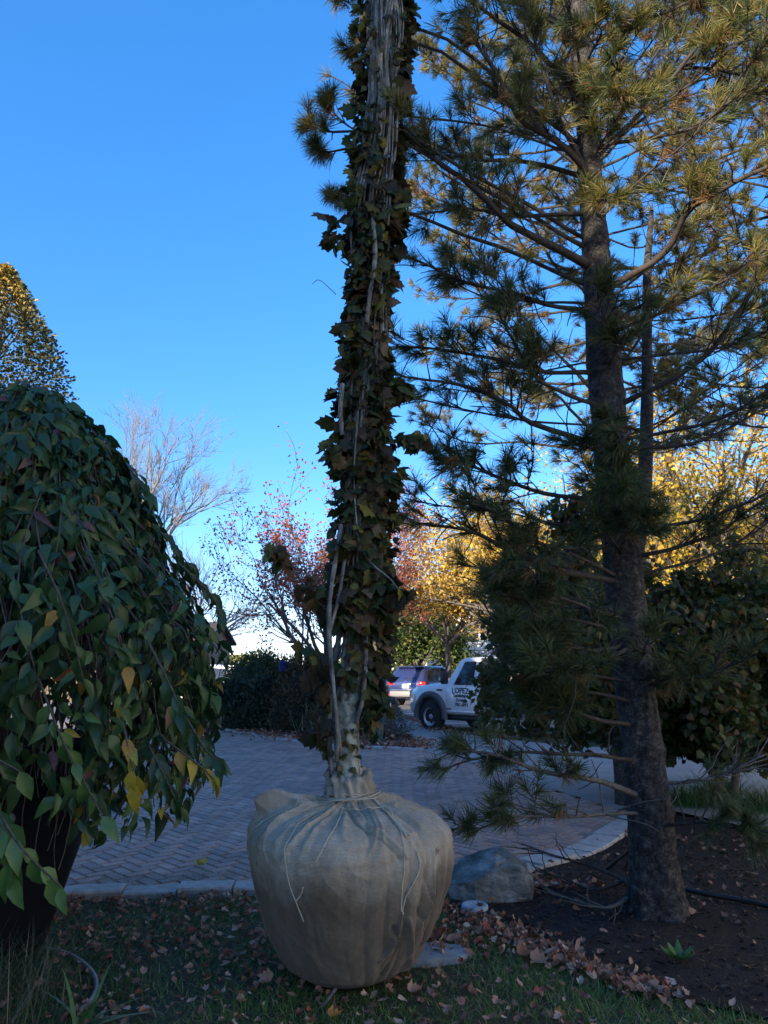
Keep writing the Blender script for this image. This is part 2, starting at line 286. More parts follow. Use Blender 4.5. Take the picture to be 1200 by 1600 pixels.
def burlap():
    m, t, b, o = base_mat('burlap'); co = coords(t)
    base = ramp(t, noise(t, co, 5), [(.3, (.38, .325, .235)), (.55, (.48, .415, .31)), (.75, (.58, .51, .395))])
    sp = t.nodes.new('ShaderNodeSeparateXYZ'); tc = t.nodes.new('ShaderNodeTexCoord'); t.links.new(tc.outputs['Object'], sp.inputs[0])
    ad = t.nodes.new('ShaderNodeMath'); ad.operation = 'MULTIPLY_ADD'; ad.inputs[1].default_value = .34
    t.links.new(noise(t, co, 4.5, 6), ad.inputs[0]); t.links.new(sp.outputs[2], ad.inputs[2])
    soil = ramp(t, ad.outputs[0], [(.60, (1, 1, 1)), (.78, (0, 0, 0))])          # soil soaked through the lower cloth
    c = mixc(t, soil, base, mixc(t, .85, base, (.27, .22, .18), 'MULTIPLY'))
    c = mixc(t, ramp(t, noise(t, co, 9, 3), [(.68, (0, 0, 0)), (.74, (.6, .6, .6))]), c, (.07, .05, .035))
    wv = []
    for ax in ('X', 'Z'):
        q = t.nodes.new('ShaderNodeTexWave'); q.bands_direction = ax; q.inputs['Scale'].default_value = 58; q.inputs['Distortion'].default_value = 3.0
        q.inputs['Detail'].default_value = 2; t.links.new(co, q.inputs[0]); wv.append(q.outputs[1])
    weave = mixc(t, .5, wv[0], wv[1])
    c = mixc(t, .45, c, ramp(t, weave, [(.2, (.68, .68, .68)), (.7, (1.1, 1.1, 1.1))]), 'MULTIPLY')
    c = mixc(t, .4, c, ramp(t, noise(t, co, 170, 3), [(.3, (.6, .6, .6)), (.7, (1.15, 1.15, 1.15))]), 'MULTIPLY')
    c = mixc(t, .55, c, ramp(t, noise(t, coords(t, (1, 1, .35)), 14, 10, .75), [(.35, (.55, .52, .5)), (.62, (1.1, 1.1, 1.1))]), 'MULTIPLY')
    t.links.new(c, b.inputs['Base Color']); b.inputs['Roughness'].default_value = .95; b.inputs['Specular IOR Level'].default_value = .1
    b.inputs['Sheen Weight'].default_value = .15; bump(t, b, mixc(t, .5, weave, noise(t, co, 26)), .8, .008); return m
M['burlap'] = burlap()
M['twine'] = noisy('twine', [(.3, (.42, .37, .27)), (.7, (.58, .53, .42))], 90, bstr=.6, bscale=200, rough=.9)
M['planter'] = noisy('planter_glaze', [(.3, (.004, .005, .008)), (.7, (.009, .010, .014))], 4, rough=.55, bstr=.15, bscale=20)
M['soil'] = M['mulch']
M['hose'] = plain('hose_rubber', (.17, .14, .12), .4)
M['pipe'] = plain('pipe_plastic', (.012, .012, .013), .4)
M['dark_metal'] = plain('dark_metal', (.02, .02, .022), .45, .3)
M['blue_tarp'] = plain('blue_plastic', (.015, .03, .20), .5)
M['blue_paint'] = plain('car_paint_blue', (.03, .042, .13), .28, .35, .5, 1.0)
M['black_paint'] = plain('car_paint_black', (.012, .012, .014), .25, 0, .5, 1.0)
M['white_paint'] = plain('car_paint_white', (.78, .79, .80), .3, 0, .5, .8)
M['glass'] = plain('car_glass', (.02, .025, .03), .06, 0, .9)
M['trim'] = plain('black_trim', (.018, .018, .02), .5)
M['grey_trim'] = plain('grey_bumper', (.20, .20, .20), .5)
M['flare'] = plain('grey_flare', (.085, .09, .10), .55)
M['rubber'] = plain('tyre_rubber', (.02, .02, .021), .85)
M['rim'] = plain('wheel_rim', (.45, .45, .46), .4, .6)
M['chrome'] = plain('chrome', (.75, .75, .76), .15, 1.0)
M['tail'] = plain('tail_lens', (.55, .02, .02), .2, 0, .6)
M['plate'] = plain('plate_white', (.80, .80, .80), .5)
M['letters'] = plain('dark_lettering', (.015, .015, .02), .5)
M['white_letters'] = plain('white_lettering', (.8, .8, .8), .5)
M['bed'] = plain('truck_bed_paint', (.015, .02, .018), .5)
def siding(name, c):
    m, t, b, o = base_mat(name); wv = t.nodes.new('ShaderNodeTexWave'); wv.wave_profile = 'SAW'; wv.bands_direction = 'Z'; wv.inputs['Scale'].default_value = 2.6
    t.links.new(coords(t), wv.inputs[0]); n = noise(t, coords(t), 3)
    cc = mixc(t, .3, c, ramp(t, n, [(.3, (.7, .7, .7)), (.7, (1, 1, 1))]), 'MULTIPLY'); t.links.new(cc, b.inputs['Base Color'])
    b.inputs['Roughness'].default_value = .7; bump(t, b, wv.outputs[1], .6, .02); return m
M['white_siding'] = siding('white_siding', (.75, .74, .71)); M['brown_siding'] = siding('brown_siding', (.13, .095, .065)); M['tan_siding'] = siding('tan_siding', (.66, .60, .50))
M['roof'] = noisy('roof_shingle', [(.3, (.12, .11, .11)), (.7, (.20, .19, .18))], 12, bstr=.6); M['roof_dark'] = noisy('roof_shingle_brown', [(.3, (.05, .04, .035)), (.7, (.09, .075, .065))], 12, bstr=.6); M['trim_white'] = plain('house_trim', (.7, .7, .68), .6)
M['pane'] = plain('window_pane', (.03, .035, .045), .08, 0, .8)

# ------------------------------------------------------------------ setting
def sheet(name, poly, z, mat, kind='structure'):
    mb = MB(); p = np.asarray(poly)[:, :2]; mb.add(np.c_[p, np.full(len(p), z)], np.arange(len(p))[None]); o = mb.build(name, mat, smooth=False)
    return tag(o, kind=kind)
sheet('ground', [(-500, -60), (500, -60), (500, 900), (-500, 900)], -.03, M['far_ground'])
KERB = np.array([G(*p) for p in [(-420, 1436), (-150, 1420), (100, 1400), (390, 1391), (600, 1394), (720, 1388), (827, 1354), (912, 1330), (975, 1292), (1012, 1262)]])
ISL = np.array([G(*p) for p in [(296, 1086), (303, 1106), (318, 1126), (345, 1138), (380, 1147), (440, 1158), (520, 1167), (600, 1171), (660, 1174)]])
FARE = np.array([G(*p) for p in [(700, 1186), (752, 1197), (863, 1236), (965, 1268)]])
DRIVE = np.vstack([KERB[:, :2], FARE[::-1, :2], ISL[::-1, :2], [(-9.5, 36), (-9.5, 6)]])
LAWN_BACK = KERB[:, :2] + A(0, .02)
EDGE = np.array([G(*p) for p in [(690, 1425), (730, 1445), (790, 1462), (850, 1486), (910, 1514), (980, 1543), (1060, 1563), (1200, 1592), (1400, 1625)]])[:, :2]
MULCH = np.vstack([EDGE, [(5.5, 3.4), (6.5, 8.5), (3.2, 8.3)], KERB[:4:-1, :2]])
# lawn: a gently uneven sheet under the grass
gx, gy = np.meshgrid(np.linspace(-6, 7, 140), np.linspace(-3, 6.2, 100)); p = np.stack([gx, gy, gx * 0], -1)
o = MB().grid(gx, gy, -.012 + .008 * vnoise(p, 2.0)).build('lawn', M['earth']); tag(o, kind='structure')
mb = MB(); mb.add(np.c_[MULCH, np.full(len(MULCH), .006)], np.arange(len(MULCH))[None]); tag(mb.build('mulch_bed', M['mulch'], smooth=False), kind='structure')
sheet('driveway_base', DRIVE, .008, M['joint'])
# herringbone pavers
def pavers():
    wv, gap, ang = .105, .014, rad(44); N = 330
    I, J = np.meshgrid(np.arange(-N, N), np.arange(-N, N)); I, J = I.ravel(), J.ravel(); d = (I - J) % 4
    H = d == 0; V = d == 3
    c = np.vstack([np.c_[I[H] + 1.0, J[H] + .5, np.zeros(H.sum())], np.c_[I[V] + .5, J[V] + 1.0, np.ones(V.sum())]])
    xy = c[:, :2] * wv; R = np.array([[math.cos(ang), -math.sin(ang)], [math.sin(ang), math.cos(ang)]]); w_ = xy @ R.T + A(-2, 16)
    m = inside(DRIVE, w_); w_, vert = w_[m], c[m, 2] > .5; n = len(w_)
    a, b = wv - gap / 2, wv / 2 - gap / 2; ch = .005
    hx = np.where(vert, b, a); hy = np.where(vert, a, b); hz = .024 + RNG.normal(0, .0012, n); tilt = RNG.normal(0, .004, (n, 2))
    sg = np.array([(-1, -1), (1, -1), (1, 1), (-1, 1)]); Vs = []
    for ins, dz in ((0, -.012), (ch, 0)):
        L = np.stack([sg[None, :, 0] * (hx[:, None] - ins), sg[None, :, 1] * (hy[:, None] - ins)], -1)
        zz = hz[:, None] + dz + (L * tilt[:, None]).sum(-1); Wd = L @ R.T + w_[:, None]; Vs.append(np.concatenate([Wd, zz[..., None]], -1))
    VV = np.concatenate(Vs, 1).reshape(-1, 3)
    f = np.array([(4, 5, 6, 7), (0, 1, 5, 4), (1, 2, 6, 5), (2, 3, 7, 6), (3, 0, 4, 7)])
    mb = MB().add(VV, (f[None] + (np.arange(n) * 8)[:, None, None]).reshape(-1, 4)); tag(mb.build('driveway', M['paver'], smooth=False), kind='structure')
pavers()
def kerb(name, path, width, blk, z, h=.16, gap=.012, jit=.006):
    pth = smooth_path(path, 400); s = np.r_[0, np.cumsum(np.linalg.norm(np.diff(pth, axis=0), axis=1))]; mb = MB(); u = 0.0
    while u < s[-1] - blk * .5:
        L = blk * RNG.uniform(.9, 1.12); a, b = u, min(u + L - gap, s[-1]); nn = 3; q = []
        for uu in np.linspace(a, b, nn):
            c = A(*[np.interp(uu, s, pth[:, k]) for k in range(2)]); e = A(*[np.interp(uu + .02, s, pth[:, k]) - np.interp(uu - .02, s, pth[:, k]) for k in range(2)])
            e = e / np.linalg.norm(e); q.append((c, A(-e[1], e[0])))
        dz = RNG.normal(0, jit); bv = .012; V = []
        for k, (c, nrm) in enumerate(q):
            off = RNG.normal(0, .003)
            for xx, zz in ((-width / 2, z - h), (-width / 2, z - bv), (-width / 2 + bv, z), (width / 2 - bv, z), (width / 2, z - bv), (width / 2, z - h)):
                V.append((*(c + nrm * (xx + off)), zz + (dz if zz > z - h else 0)))
        i = np.arange(nn - 1)[:, None] * 6 + np.arange(5)[None]; f = np.stack([i, i + 6, i + 7, i + 1], -1).reshape(-1, 4)
        mb.add(V, [f, np.array([range(6), range(6 * nn - 1, 6 * nn - 7, -1)])]); u += L
    return tag(mb.build(name, M['granite'], smooth=False), kind='structure')
kerb('driveway_kerb', KERB[:6], .2, .38, .04)
kerb('curved_kerb', KERB[5:], .26, .22, .035, gap=.008)
kerb('island_kerb', ISL, .26, 1.0, .055)
ISLAND = np.vstack([ISL[:, :2], [G(655, 1160)[:2], G(628, 1142)[:2], G(606, 1124)[:2], (-.5, 26), (-3, 33), (-7, 36), (-8.6, 33)]])
sheet('island_bed', ISLAND, .03, M['mulch'])
SWALK = np.vstack([G(640, 1158)[:2], G(660, 1174)[:2], FARE[:, :2], G(1012, 1262)[:2], [(3.6, 7.6), (7, 10.5)], G(1200, 1180)[:2], G(900, 1168)[:2], G(800, 1158)[:2], G(700, 1146)[:2], G(640, 1126)[:2], G(604, 1118)[:2]])
sheet('sidewalk', SWALK, .026, M['concrete'])
VERGE = np.vstack([G(604, 1118)[:2], G(640, 1126)[:2], G(700, 1146)[:2], G(800, 1158)[:2], G(900, 1168)[:2], G(1200, 1180)[:2], [(14, 18)], G(1000, 1152)[:2], G(800, 1147)[:2], G(715, 1139)[:2], G(650, 1121)[:2], G(606, 1113)[:2]])
sheet('grass_verge', VERGE, .03, M['earth'])
sheet('street', [(-60, 20), (80, 14), (80, 60), (-60, 60)], -.012, M['asphalt'])
for y in (27.0, 30.5, 41): pass
mb = MB()
for x0, y0, L, rz in ((2.2, 23.2, 3.2, -.12), (1.5, 28.5, 6, -.1)): mb.box((x0, y0, -.008), (L, .14, .004), rz)
tag(mb.build('road_marking', M['line'], smooth=False), kind='structure')

# ------------------------------------------------------------------ grass and litter (uncountable)
BALL = A(-.175, 4.22)
def in_lawn(q):
    return ~inside(MULCH, q) & (q[:, 1] < np.interp(q[:, 0], KERB[:, 0], KERB[:, 1]) - .14) & (np.hypot(q[:, 0] - BALL[0], q[:, 1] - BALL[1]) > .27) & (np.hypot(q[:, 0] + 2.2, q[:, 1] - 4.35) > .36)
n = 130000; q = np.c_[RNG.uniform(-3.4, 3.6, n), RNG.uniform(2.5, 5.6, n)]; q = q[in_lawn(q)]
dn = vnoise(np.c_[q, q[:, 0] * 0], 2.2); q = q[RNG.uniform(0, 1, len(q)) < np.clip(.62 + .55 * dn, .12, 1)]
mb = MB(); d = rdir(len(q)) * A(.75, .75, .2) + A(0, 0, .75)
blades(mb, np.c_[q, np.full(len(q), -.012)], d, RNG.uniform(.03, .085, len(q)), RNG.uniform(.0025, .005, len(q)), RNG.uniform(.1, .7, len(q)), 2)
tag(mb.build('grass', M['grass']), 'short dark green grass growing round the burlap ball', 'grass', kind='stuff')
n = 9000; q = np.c_[RNG.uniform(0, 9, n), RNG.uniform(14, 24, n)]; q = q[inside(VERGE, q)]; mb = MB()
blades(mb, np.c_[q, np.full(len(q), .03)], rdir(len(q)) * .6 + A(0, 0, 1), RNG.uniform(.04, .10, len(q)), RNG.uniform(.006, .01, len(q)), RNG.uniform(.2, .6, len(q)), 2)
tag(mb.build('verge_grass', M['grass_long']), 'thin dry grass on the verge in front of the white truck', 'grass', kind='stuff')
def scatter(mb, xy, z, smin, smax, flat=.55, tv=None):
    n = len(xy); k = RNG.choice(3, n, p=[.42, .46, .12])
    for j, (T, Fc) in enumerate(((CURL, LOF), (CURL2, OVF), (LO, LOF))):
        m = k == j; mm = m.sum()
        nr = norm(rdir(mm) * flat + A(0, 0, 1)); ax = np.cross(nr, rdir(mm)); s = RNG.uniform(smin, smax, mm) * (1.25 if j == 1 else 1)
        mb.inst(T, Fc, np.c_[xy[m], z + RNG.uniform(.004, .03, mm)], ax, nr, s)
mb = MB(); n = 5200; q = np.c_[np.where(RNG.uniform(0, 1, n) < .6, RNG.uniform(-2.6, -.3, n), RNG.uniform(-.3, 3.0, n)), RNG.uniform(3.0, 5.5, n)]; q = q[in_lawn(q)]
q = q[RNG.uniform(0, 1, len(q)) < np.clip(.48 + .5 * vnoise(np.c_[q, q[:, 0] * 0], 1.6) + .35 * (q[:, 0] < -.6) * (q[:, 1] > 4.4), .2, 1)]
scatter(mb, q, 0, .014, .05)
def along(path, n, sd):
    s = np.r_[0, np.cumsum(np.linalg.norm(np.diff(path, axis=0), axis=1))]; u = RNG.uniform(0, s[-1], n)
    return np.c_[np.interp(u, s, path[:, 0]), np.interp(u, s, path[:, 1])] + RNG.normal(0, sd, (n, 2))
scatter(mb, along(EDGE[1:7], 520, .06), .0, .02, .052, .9); scatter(mb, along(EDGE[0:5] + A(0, .06), 260, .11), .0, .02, .05, .9)
scatter(mb, G(690, 1475)[:2] + RNG.normal(0, .12, (110, 2)) * A(1.4, .8), .01, .022, .055, .9)
scatter(mb, G(840, 1385)[:2] + RNG.normal(0, .14, (120, 2)) * A(1.3, .8), .01, .025, .06, .7)
scatter(mb, along(KERB[2:4, :2] - A(0, .22), 110, .06), 0, .025, .055)
tag(mb.build('fallen_leaves', M['litter']), 'curled tan and pink brown fallen leaves strewn over lawn and bed edge', 'leaves', kind='stuff')
mb = MB(); n = 900; q = np.c_[RNG.uniform(.5, 4.4, n), RNG.uniform(3.4, 7.5, n)]; q = q[inside(MULCH, q)]
q = q[RNG.uniform(0, 1, len(q)) < np.clip(.15 + .4 * (q[:, 1] > 5.0), 0, 1)]; scatter(mb, q, .012, .025, .055)
tag(mb.build('bed_leaves', M['litter_dark']), 'dry brown leaves lying on the dark mulch round the pine', 'leaves', kind='stuff')
mb = MB(); n = 9000; q = np.c_[RNG.uniform(.5, 5, n), RNG.uniform(3.2, 7.5, n)]; q = q[inside(MULCH, q)]
nr = norm(rdir(len(q)) * .6 + A(0, 0, 1)); mb.inst(DI, DIF, np.c_[q, RNG.uniform(.004, .016, len(q))], np.cross(nr, rdir(len(q))), nr, RNG.uniform(.015, .05, len(q)))
tag(mb.build('bark_mulch', M['chip']), 'dark shredded bark mulch around the foot of the pine', 'mulch', kind='stuff')
mb = MB(); n = 5200; q = np.c_[RNG.uniform(.6, 4.2, n), RNG.uniform(3.5, 6.8, n)]; q = q[inside(MULCH, q)]
q = q[RNG.uniform(0, 1, len(q)) < np.clip(.25 + .6 * vnoise(np.c_[q, q[:, 0] * 0], 2.5), .05, 1)]
d = rdir(len(q)) * A(1, 1, .12); blades(mb, np.c_[q, RNG.uniform(.014, .03, len(q))], d, RNG.uniform(.06, .13, len(q)), np.full(len(q), .0042), np.full(len(q), .0), 1)
tag(mb.build('pine_straw', M['needle_dead']), 'rusty dropped pine needles scattered on the mulch', 'pine needles', kind='stuff')
mb = MB(); n = 5200; q = np.c_[RNG.uniform(-9, 1.4, n), RNG.uniform(14.5, 26, n)]; q = q[inside(ISLAND, q)]; scatter(mb, q, .035, .05, .10)
scatter(mb, along(np.vstack([ISL[4:, :2] + A(0, .35), G(650, 1160)[:2]]), 900, .25), .035, .05, .10)
scatter(mb, along(np.array([G(620, 1122)[:2], G(700, 1147)[:2], G(800, 1158)[:2]]), 350, .25), .035, .04, .09)
tag(mb.build('island_leaves', M['litter']), 'thick carpet of pinkish brown leaves along the planted island', 'leaves', kind='stuff')
mb = MB(); q = along(KERB[2:4, :2] + A(0, .3), 1100, .12); d = rdir(len(q)) * A(1, 1, .1)
blades(mb, np.c_[q, np.full(len(q), .03)], d, RNG.uniform(.015, .05, len(q)), RNG.uniform(.003, .006, len(q)), np.full(len(q), 0.), 1)
tag(mb.build('clippings', M['grass_long']), 'straw coloured clippings swept along the edge of the pavers', 'clippings', kind='stuff')

# ------------------------------------------------------------------ tree tools
def grow(p, d, L, r, lev, cfg, out, tips):
    n = 6; pts = [p]; dd = d
    for i in range(n):
        dd = norm(dd + RNG.normal(0, cfg['wob'], 3) + A(0, 0, cfg['up'])); p = p + dd * L / n; pts.append(p)
    rr = np.linspace(r, r * cfg.get('taper', .45), n + 1); out.append((np.array(pts), rr))
    if lev <= cfg.get('leaf_lev', 0):
        for k in range(2, n + 1): tips.append((pts[k], dd))
    if lev == 0: return
    for c in range(cfg['n'][lev]):
        k = int(RNG.integers(cfg.get('k0', 2), n + 1)); a = cfg['spread'] * RNG.uniform(.6, 1.25); perp = norm(np.cross(dd, rdir(1)[0]))
        grow(pts[k], norm(dd * math.cos(a) + perp * math.sin(a)), L * cfg['lr'] * RNG.uniform(.7, 1.15), max(rr[k] * cfg['rr'], cfg.get('rmin', .004)), lev - 1, cfg, out, tips)
def tubes_of(mb, out, sides=5):
    mb.tubes(np.array([o[0] for o in out]), np.array([o[1] for o in out]), sides, cap=False)
def leafy(mb, tips, per, spread, smin, smax, T=DI, TF=DIF, droop=.3, zmin=None):
    t = np.array([x[0] for x in tips]); d = np.array([x[1] for x in tips]); t = np.repeat(t, per, 0); d = np.repeat(d, per, 0); n = len(t)
    pos = t + RNG.normal(0, spread, (n, 3)); ax = norm(d * .5 + rdir(n) + A(0, 0, -droop))
    if zmin is not None: m = pos[:, 2] > zmin; pos, ax, n = pos[m], ax[m], m.sum()
    mb.inst(T, TF, pos, ax, norm(rdir(n) + A(0, 0, .6)), RNG.uniform(smin, smax, n))
def tree(name, label, cat, loc, H, cfg, leafmat, barkmat, r0, per, spread, smin, smax, trunk_h, lev=3, group=None, nmain=5, lean=(0, 0), T=DI, TF=DIF):
    loc = np.asarray(loc, float); t = thing(name, label, cat, loc, group=group); out, tips = [], []
    top = loc + A(lean[0], lean[1], trunk_h); pth = smooth_path([loc, (loc + top) / 2 + RNG.normal(0, .03 * trunk_h, 3) * A(1, 1, 0), top], 9)
    tk = MB().tubes(pth, np.linspace(r0 * 1.15, r0 * .8, 9), 10, lump=.08, ls=6)
    L = (H - trunk_h) * cfg.get('mainL', .62)
    for k in range(nmain):
        az = 2 * math.pi * (k + RNG.uniform(-.25, .25)) / nmain; el = cfg['el'] * RNG.uniform(.8, 1.2)
        grow(top - A(0, 0, RNG.uniform(0, .25) * trunk_h * .5), norm(A(math.cos(az) * math.cos(el), math.sin(az) * math.cos(el), math.sin(el))), L * RNG.uniform(.85, 1.15), r0 * .55, lev, cfg, out, tips)
    if cfg.get('leader'): grow(top, A(0, 0, 1), L * 1.1, r0 * .7, lev, cfg, out, tips)
    tubes_of(tk, out, 5); tk.build('trunk', barkmat, t)
    if per:
        mb = MB(); leafy(mb, tips, per, spread, smin, smax, T, TF); mb.build('crown', leafmat, t)
    return t, tips

# ------------------------------------------------------------------ burlapped vine tree
ZS = A(0, .02, .06, .12, .2, .3, .45, .58, .655, .70, .735, .77, .80, .825, .85, .875, .92, 1.0); RS = A(.20, .26, .325, .375, .42, .465, .51, .532, .53, .512, .475, .41, .32, .225, .155, .122, .105, .088)
bx, by = BALL
def hit(px, py):
    d = ray(px, py); d = d / np.linalg.norm(d); t = np.arange(2.6, 6, .002)[:, None]; p = A(0, 0, CAMZ) + d * t
    r = np.hypot(p[:, 0] - bx, p[:, 1] - by); m = (p[:, 2] < 1.0) & (p[:, 2] > 0) & (r < np.interp(p[:, 2], ZS, RS)); k = np.argmax(m)
    return p[k] if m.any() else p[np.argmin(r)]
root = thing('burlapped_tree', 'tall slender tree wrapped in climbing vine, standing on a roped burlap root ball', 'tree', (bx, by, 0))
NT = 760
zz = np.r_[np.linspace(0, .7, 170)[:-1], np.linspace(.7, .9, 150)[:-1], np.linspace(.9, 1.0, 14)]; th = np.linspace(0, 2 * math.pi, NT, endpoint=False)
TH, ZZ = np.meshgrid(th, zz); R0 = np.interp(ZZ, ZS, RS); D = np.stack([np.cos(TH), np.sin(TH), TH * 0], -1)
base = np.stack([bx + R0 * D[..., 0], by + R0 * D[..., 1], ZZ], -1)
disp = .034 * vnoise(base, 2.3) + .012 * vnoise(base + 5, 7) + .004 * vnoise(base, 26)
wa = base + .10 * np.stack([vnoise(base + 3 * k, 3.0) for k in range(3)], -1)
wr = 1 - np.abs(vnoise(wa * A(1, 1, .45), 9)) * 2.2; disp += .007 * np.clip(wr, 0, 1) ** 3 * (.35 + .65 * np.clip(vnoise(base + 9, 2.5) + .2, 0, 1))     # thin drag wrinkles
topw = np.clip((ZZ - .58) / .2, 0, 1)
pl = np.zeros_like(TH)                                                  # pleats gathered towards the neck
for k in range(44):
    a = RNG.uniform(0, 6.28); wd = RNG.uniform(.018, .06); tw = RNG.uniform(-.5, .5); da = np.angle(np.exp(1j * (TH - a - tw * (.9 - ZZ) * 3)))
    pl += RNG.uniform(.4, 1) * RNG.choice([1, 1, -.8]) * np.exp(-(da / wd) ** 2)
disp += .019 * pl * topw * np.clip(R0 / .2, .5, 1.3)
az = np.angle(np.exp(1j * (TH + .55)))                                 # hanging folds on the right flank
disp += .015 * np.exp(-(az / .8) ** 2) * np.clip((.78 - ZZ) * 4, 0, 1) * (np.abs(np.sin(TH * 15 + 3.2 * ZZ + 1.1 * np.sin(6 * ZZ))) * 1.6 - .9)
def crease(pts, amp, wd):
    global disp
    q = smooth_path([hit(*p) for p in pts], 40); dd = np.full(TH.shape, 9.0)
    for a in q: dd = np.minimum(dd, np.linalg.norm(base - a, axis=-1))
    disp = disp + 1.15 * amp * np.exp(-(dd / (wd * .85)) ** 2)
crease([(540, 1258), (560, 1285), (600, 1315), (630, 1345)], -.016, .011); crease([(548, 1250), (575, 1282), (612, 1310), (640, 1340)], .012, .014)
crease([(615, 1450), (620, 1480), (600, 1520), (570, 1545)], -.022, .014); crease([(636, 1440), (640, 1490), (628, 1530)], .028, .022); crease([(655, 1420), (662, 1470), (650, 1520)], -.018, .013)
crease([(595, 1500), (618, 1465), (628, 1430)], .02, .016); crease([(470, 1395), (488, 1440), (500, 1500)], -.008, .02); crease([(610, 1250), (660, 1290), (690, 1350)], .012, .013)
crease([(600, 1262), (640, 1300), (668, 1360), (672, 1430)], -.011, .010); crease([(430, 1340), (520, 1352), (610, 1348)], .005, .02); crease([(680, 1330), (675, 1400), (655, 1450)], .012, .012)
crease([(430, 1266), (455, 1256), (478, 1258)], .040, .035); crease([(500, 1262), (470, 1290), (455, 1330)], -.007, .009); crease([(560, 1545), (540, 1560)], .012, .03)
Rr = R0 + disp * np.clip((ZZ + .03) * 12, .2, 1); X = bx + Rr * D[..., 0]; Y = by + Rr * D[..., 1]; Z = ZZ + disp * topw * np.interp(R0, [.12, .2, .45, .53], [.1, .9, .6, .1]) - .004 * (ZZ < .01)
i = np.arange(len(zz) - 1)[:, None] * NT; j = np.arange(NT)[None]; k2 = (j + 1) % NT
mb = MB().add(np.stack([X, Y, Z], -1).reshape(-1, 3), [np.stack([i + j, i + k2, i + NT + k2, i + NT + j], -1).reshape(-1, 4), np.arange(NT)[::-1][None]])
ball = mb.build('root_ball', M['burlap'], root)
mb = MB()                                                              # gathered collar of cloth
a = np.linspace(0, 2 * math.pi, 120, endpoint=False); prof = [(.125, .845), (.13, .88), (.108, .91), (.122, .94), (.102, .975), (.088, .955), (.075, .92)]
V = np.array([[(r + .012 * np.sin(a * 9 + k * 1.3) + .008 * np.sin(a * 17 + k)) * np.cos(a), (r + .012 * np.sin(a * 9 + k * 1.3) + .008 * np.sin(a * 17 + k)) * np.sin(a), z + .014 * np.sin(a * 2 + 1) + .008 * np.sin(a * 7 + k)] for k, (r, z) in enumerate(prof)])
V = V.transpose(0, 2, 1).reshape(-1, 3) + A(bx - .012, by, 0); ii = np.arange(len(prof) - 1)[:, None] * 120; jj = np.arange(120)[None]; kk = (jj + 1) % 120
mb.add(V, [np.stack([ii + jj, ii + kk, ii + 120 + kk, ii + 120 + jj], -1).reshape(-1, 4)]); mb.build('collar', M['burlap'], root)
SURF_TH, SURF_Z = th, zz
def on_ball(px, py, lift=.004):
    h = hit(px, py); t_ = math.atan2(h[1] - by, h[0] - bx) % (2 * math.pi); ki = int(np.argmin(np.abs(zz - h[2]))); kj = int(t_ / (2 * math.pi) * NT) % NT
    q = A(X[ki, kj], Y[ki, kj], Z[ki, kj]); nrm = norm(q - A(bx, by, .35)); return q + nrm * lift
def twine(pts, r=.0029, n=40, lift=.005, nm='twine'):
    q = np.array([on_ball(*p, lift + .004) for p in smooth_path(np.array([(*p, 0) for p in pts]), n * 2)[:, :2]]); kk_ = np.array([1, 2, 3, 2, 1]) / 9; qp = np.vstack([q[:1], q[:1], q, q[-1:], q[-1:]]); q = sum(kk_[i_] * qp[i_:i_ + len(q)] for i_ in range(5)); n = len(q)
    return MB().tubes(q, np.full(n, r), 6).build(nm, M['twine'], ball)
twine([(520, 1252), (490, 1268), (466, 1290), (453, 1320), (451, 1345), (458, 1385), (466, 1408), (478, 1440)])
twine([(535, 1256), (527, 1285), (512, 1315), (496, 1348)]); twine([(466, 1408), (474, 1395), (478, 1385)])
twine([(600, 1258), (630, 1300), (636, 1345), (632, 1390), (628, 1425)]); twine([(655, 1330), (658, 1355), (645, 1390), (628, 1428)])
twine([(590, 1245), (606, 1268), (622, 1285), (640, 1308)], .005, 40, .008); twine([(588, 1250), (608, 1264), (626, 1288), (645, 1305)], .005, 40, .010)
twine([(500, 1250), (470, 1262), (430, 1278), (400, 1300)], .003); twine([(430, 1282), (470, 1268), (505, 1255), (560, 1262), (600, 1260)], .003)
for k in range(4):                                                     # lashings round the neck
    a = np.linspace(0, 2 * math.pi * 1.1, 60); r = .126 + .022 * k * RNG.uniform(.6, 1.2) + .004 * np.sin(a * 5 + k); z = .885 - .013 * k + .016 * np.sin(a + k * 1.7) + .005 * np.sin(a * 3 + k)
    MB().tubes(np.c_[bx - .012 + r * np.cos(a + k), by + r * np.sin(a + k), z], np.full(60, .003), 6).build('lashing', M['twine'], ball)
# trunk
TK = np.vstack([A(bx - .01, by, .80), P(545, 1215, 4.2), P(541, 1150, 4.2), P(545, 1080, 4.2), P(560, 980, 4.22), P(568, 850, 4.22), P(566, 700, 4.22), P(571, 560, 4.24), P(580, 400, 4.25), P(590, 250, 4.25), P(600, 100, 4.25), P(604, 0, 4.25), P(606, -90, 4.25)])
TKS = smooth_path(TK, 120); tz = TKS[:, 2]; TR = np.interp(tz, [.8, 1.0, 1.3, 2, 4, 6.5], [.078, .066, .066, .075, .07, .06])
MB().tubes(TKS, TR, 24, lump=.10, ls=5).build('trunk', M['plane_bark'], root)
def tk_at(z): return A(np.interp(z, tz, TKS[:, 0]), np.interp(z, tz, TKS[:, 1]), z)
def vine(z0, z1, a0, turns, off, r, n=70, mat='vine', amp=.02):
    z = np.linspace(z0, z1, n); a = a0 + turns * 2 * math.pi * (z - z0) / (z1 - z0) + .35 * vnoise(np.c_[z, z * 0 + a0, z * 0], 2.2)
    rr = np.interp(z, tz, TR) + off + amp * (1 + vnoise(np.c_[z * 0, z, z * 0 + a0], 1.8)); q = np.array([tk_at(k) for k in z]) + np.c_[rr * np.cos(a), rr * np.sin(a), z * 0]
    return MB().tubes(q, np.linspace(r, r * .7, n), 6, lump=.15, ls=25).build('vine_stem', M[mat], root)
F0 = -math.pi / 2
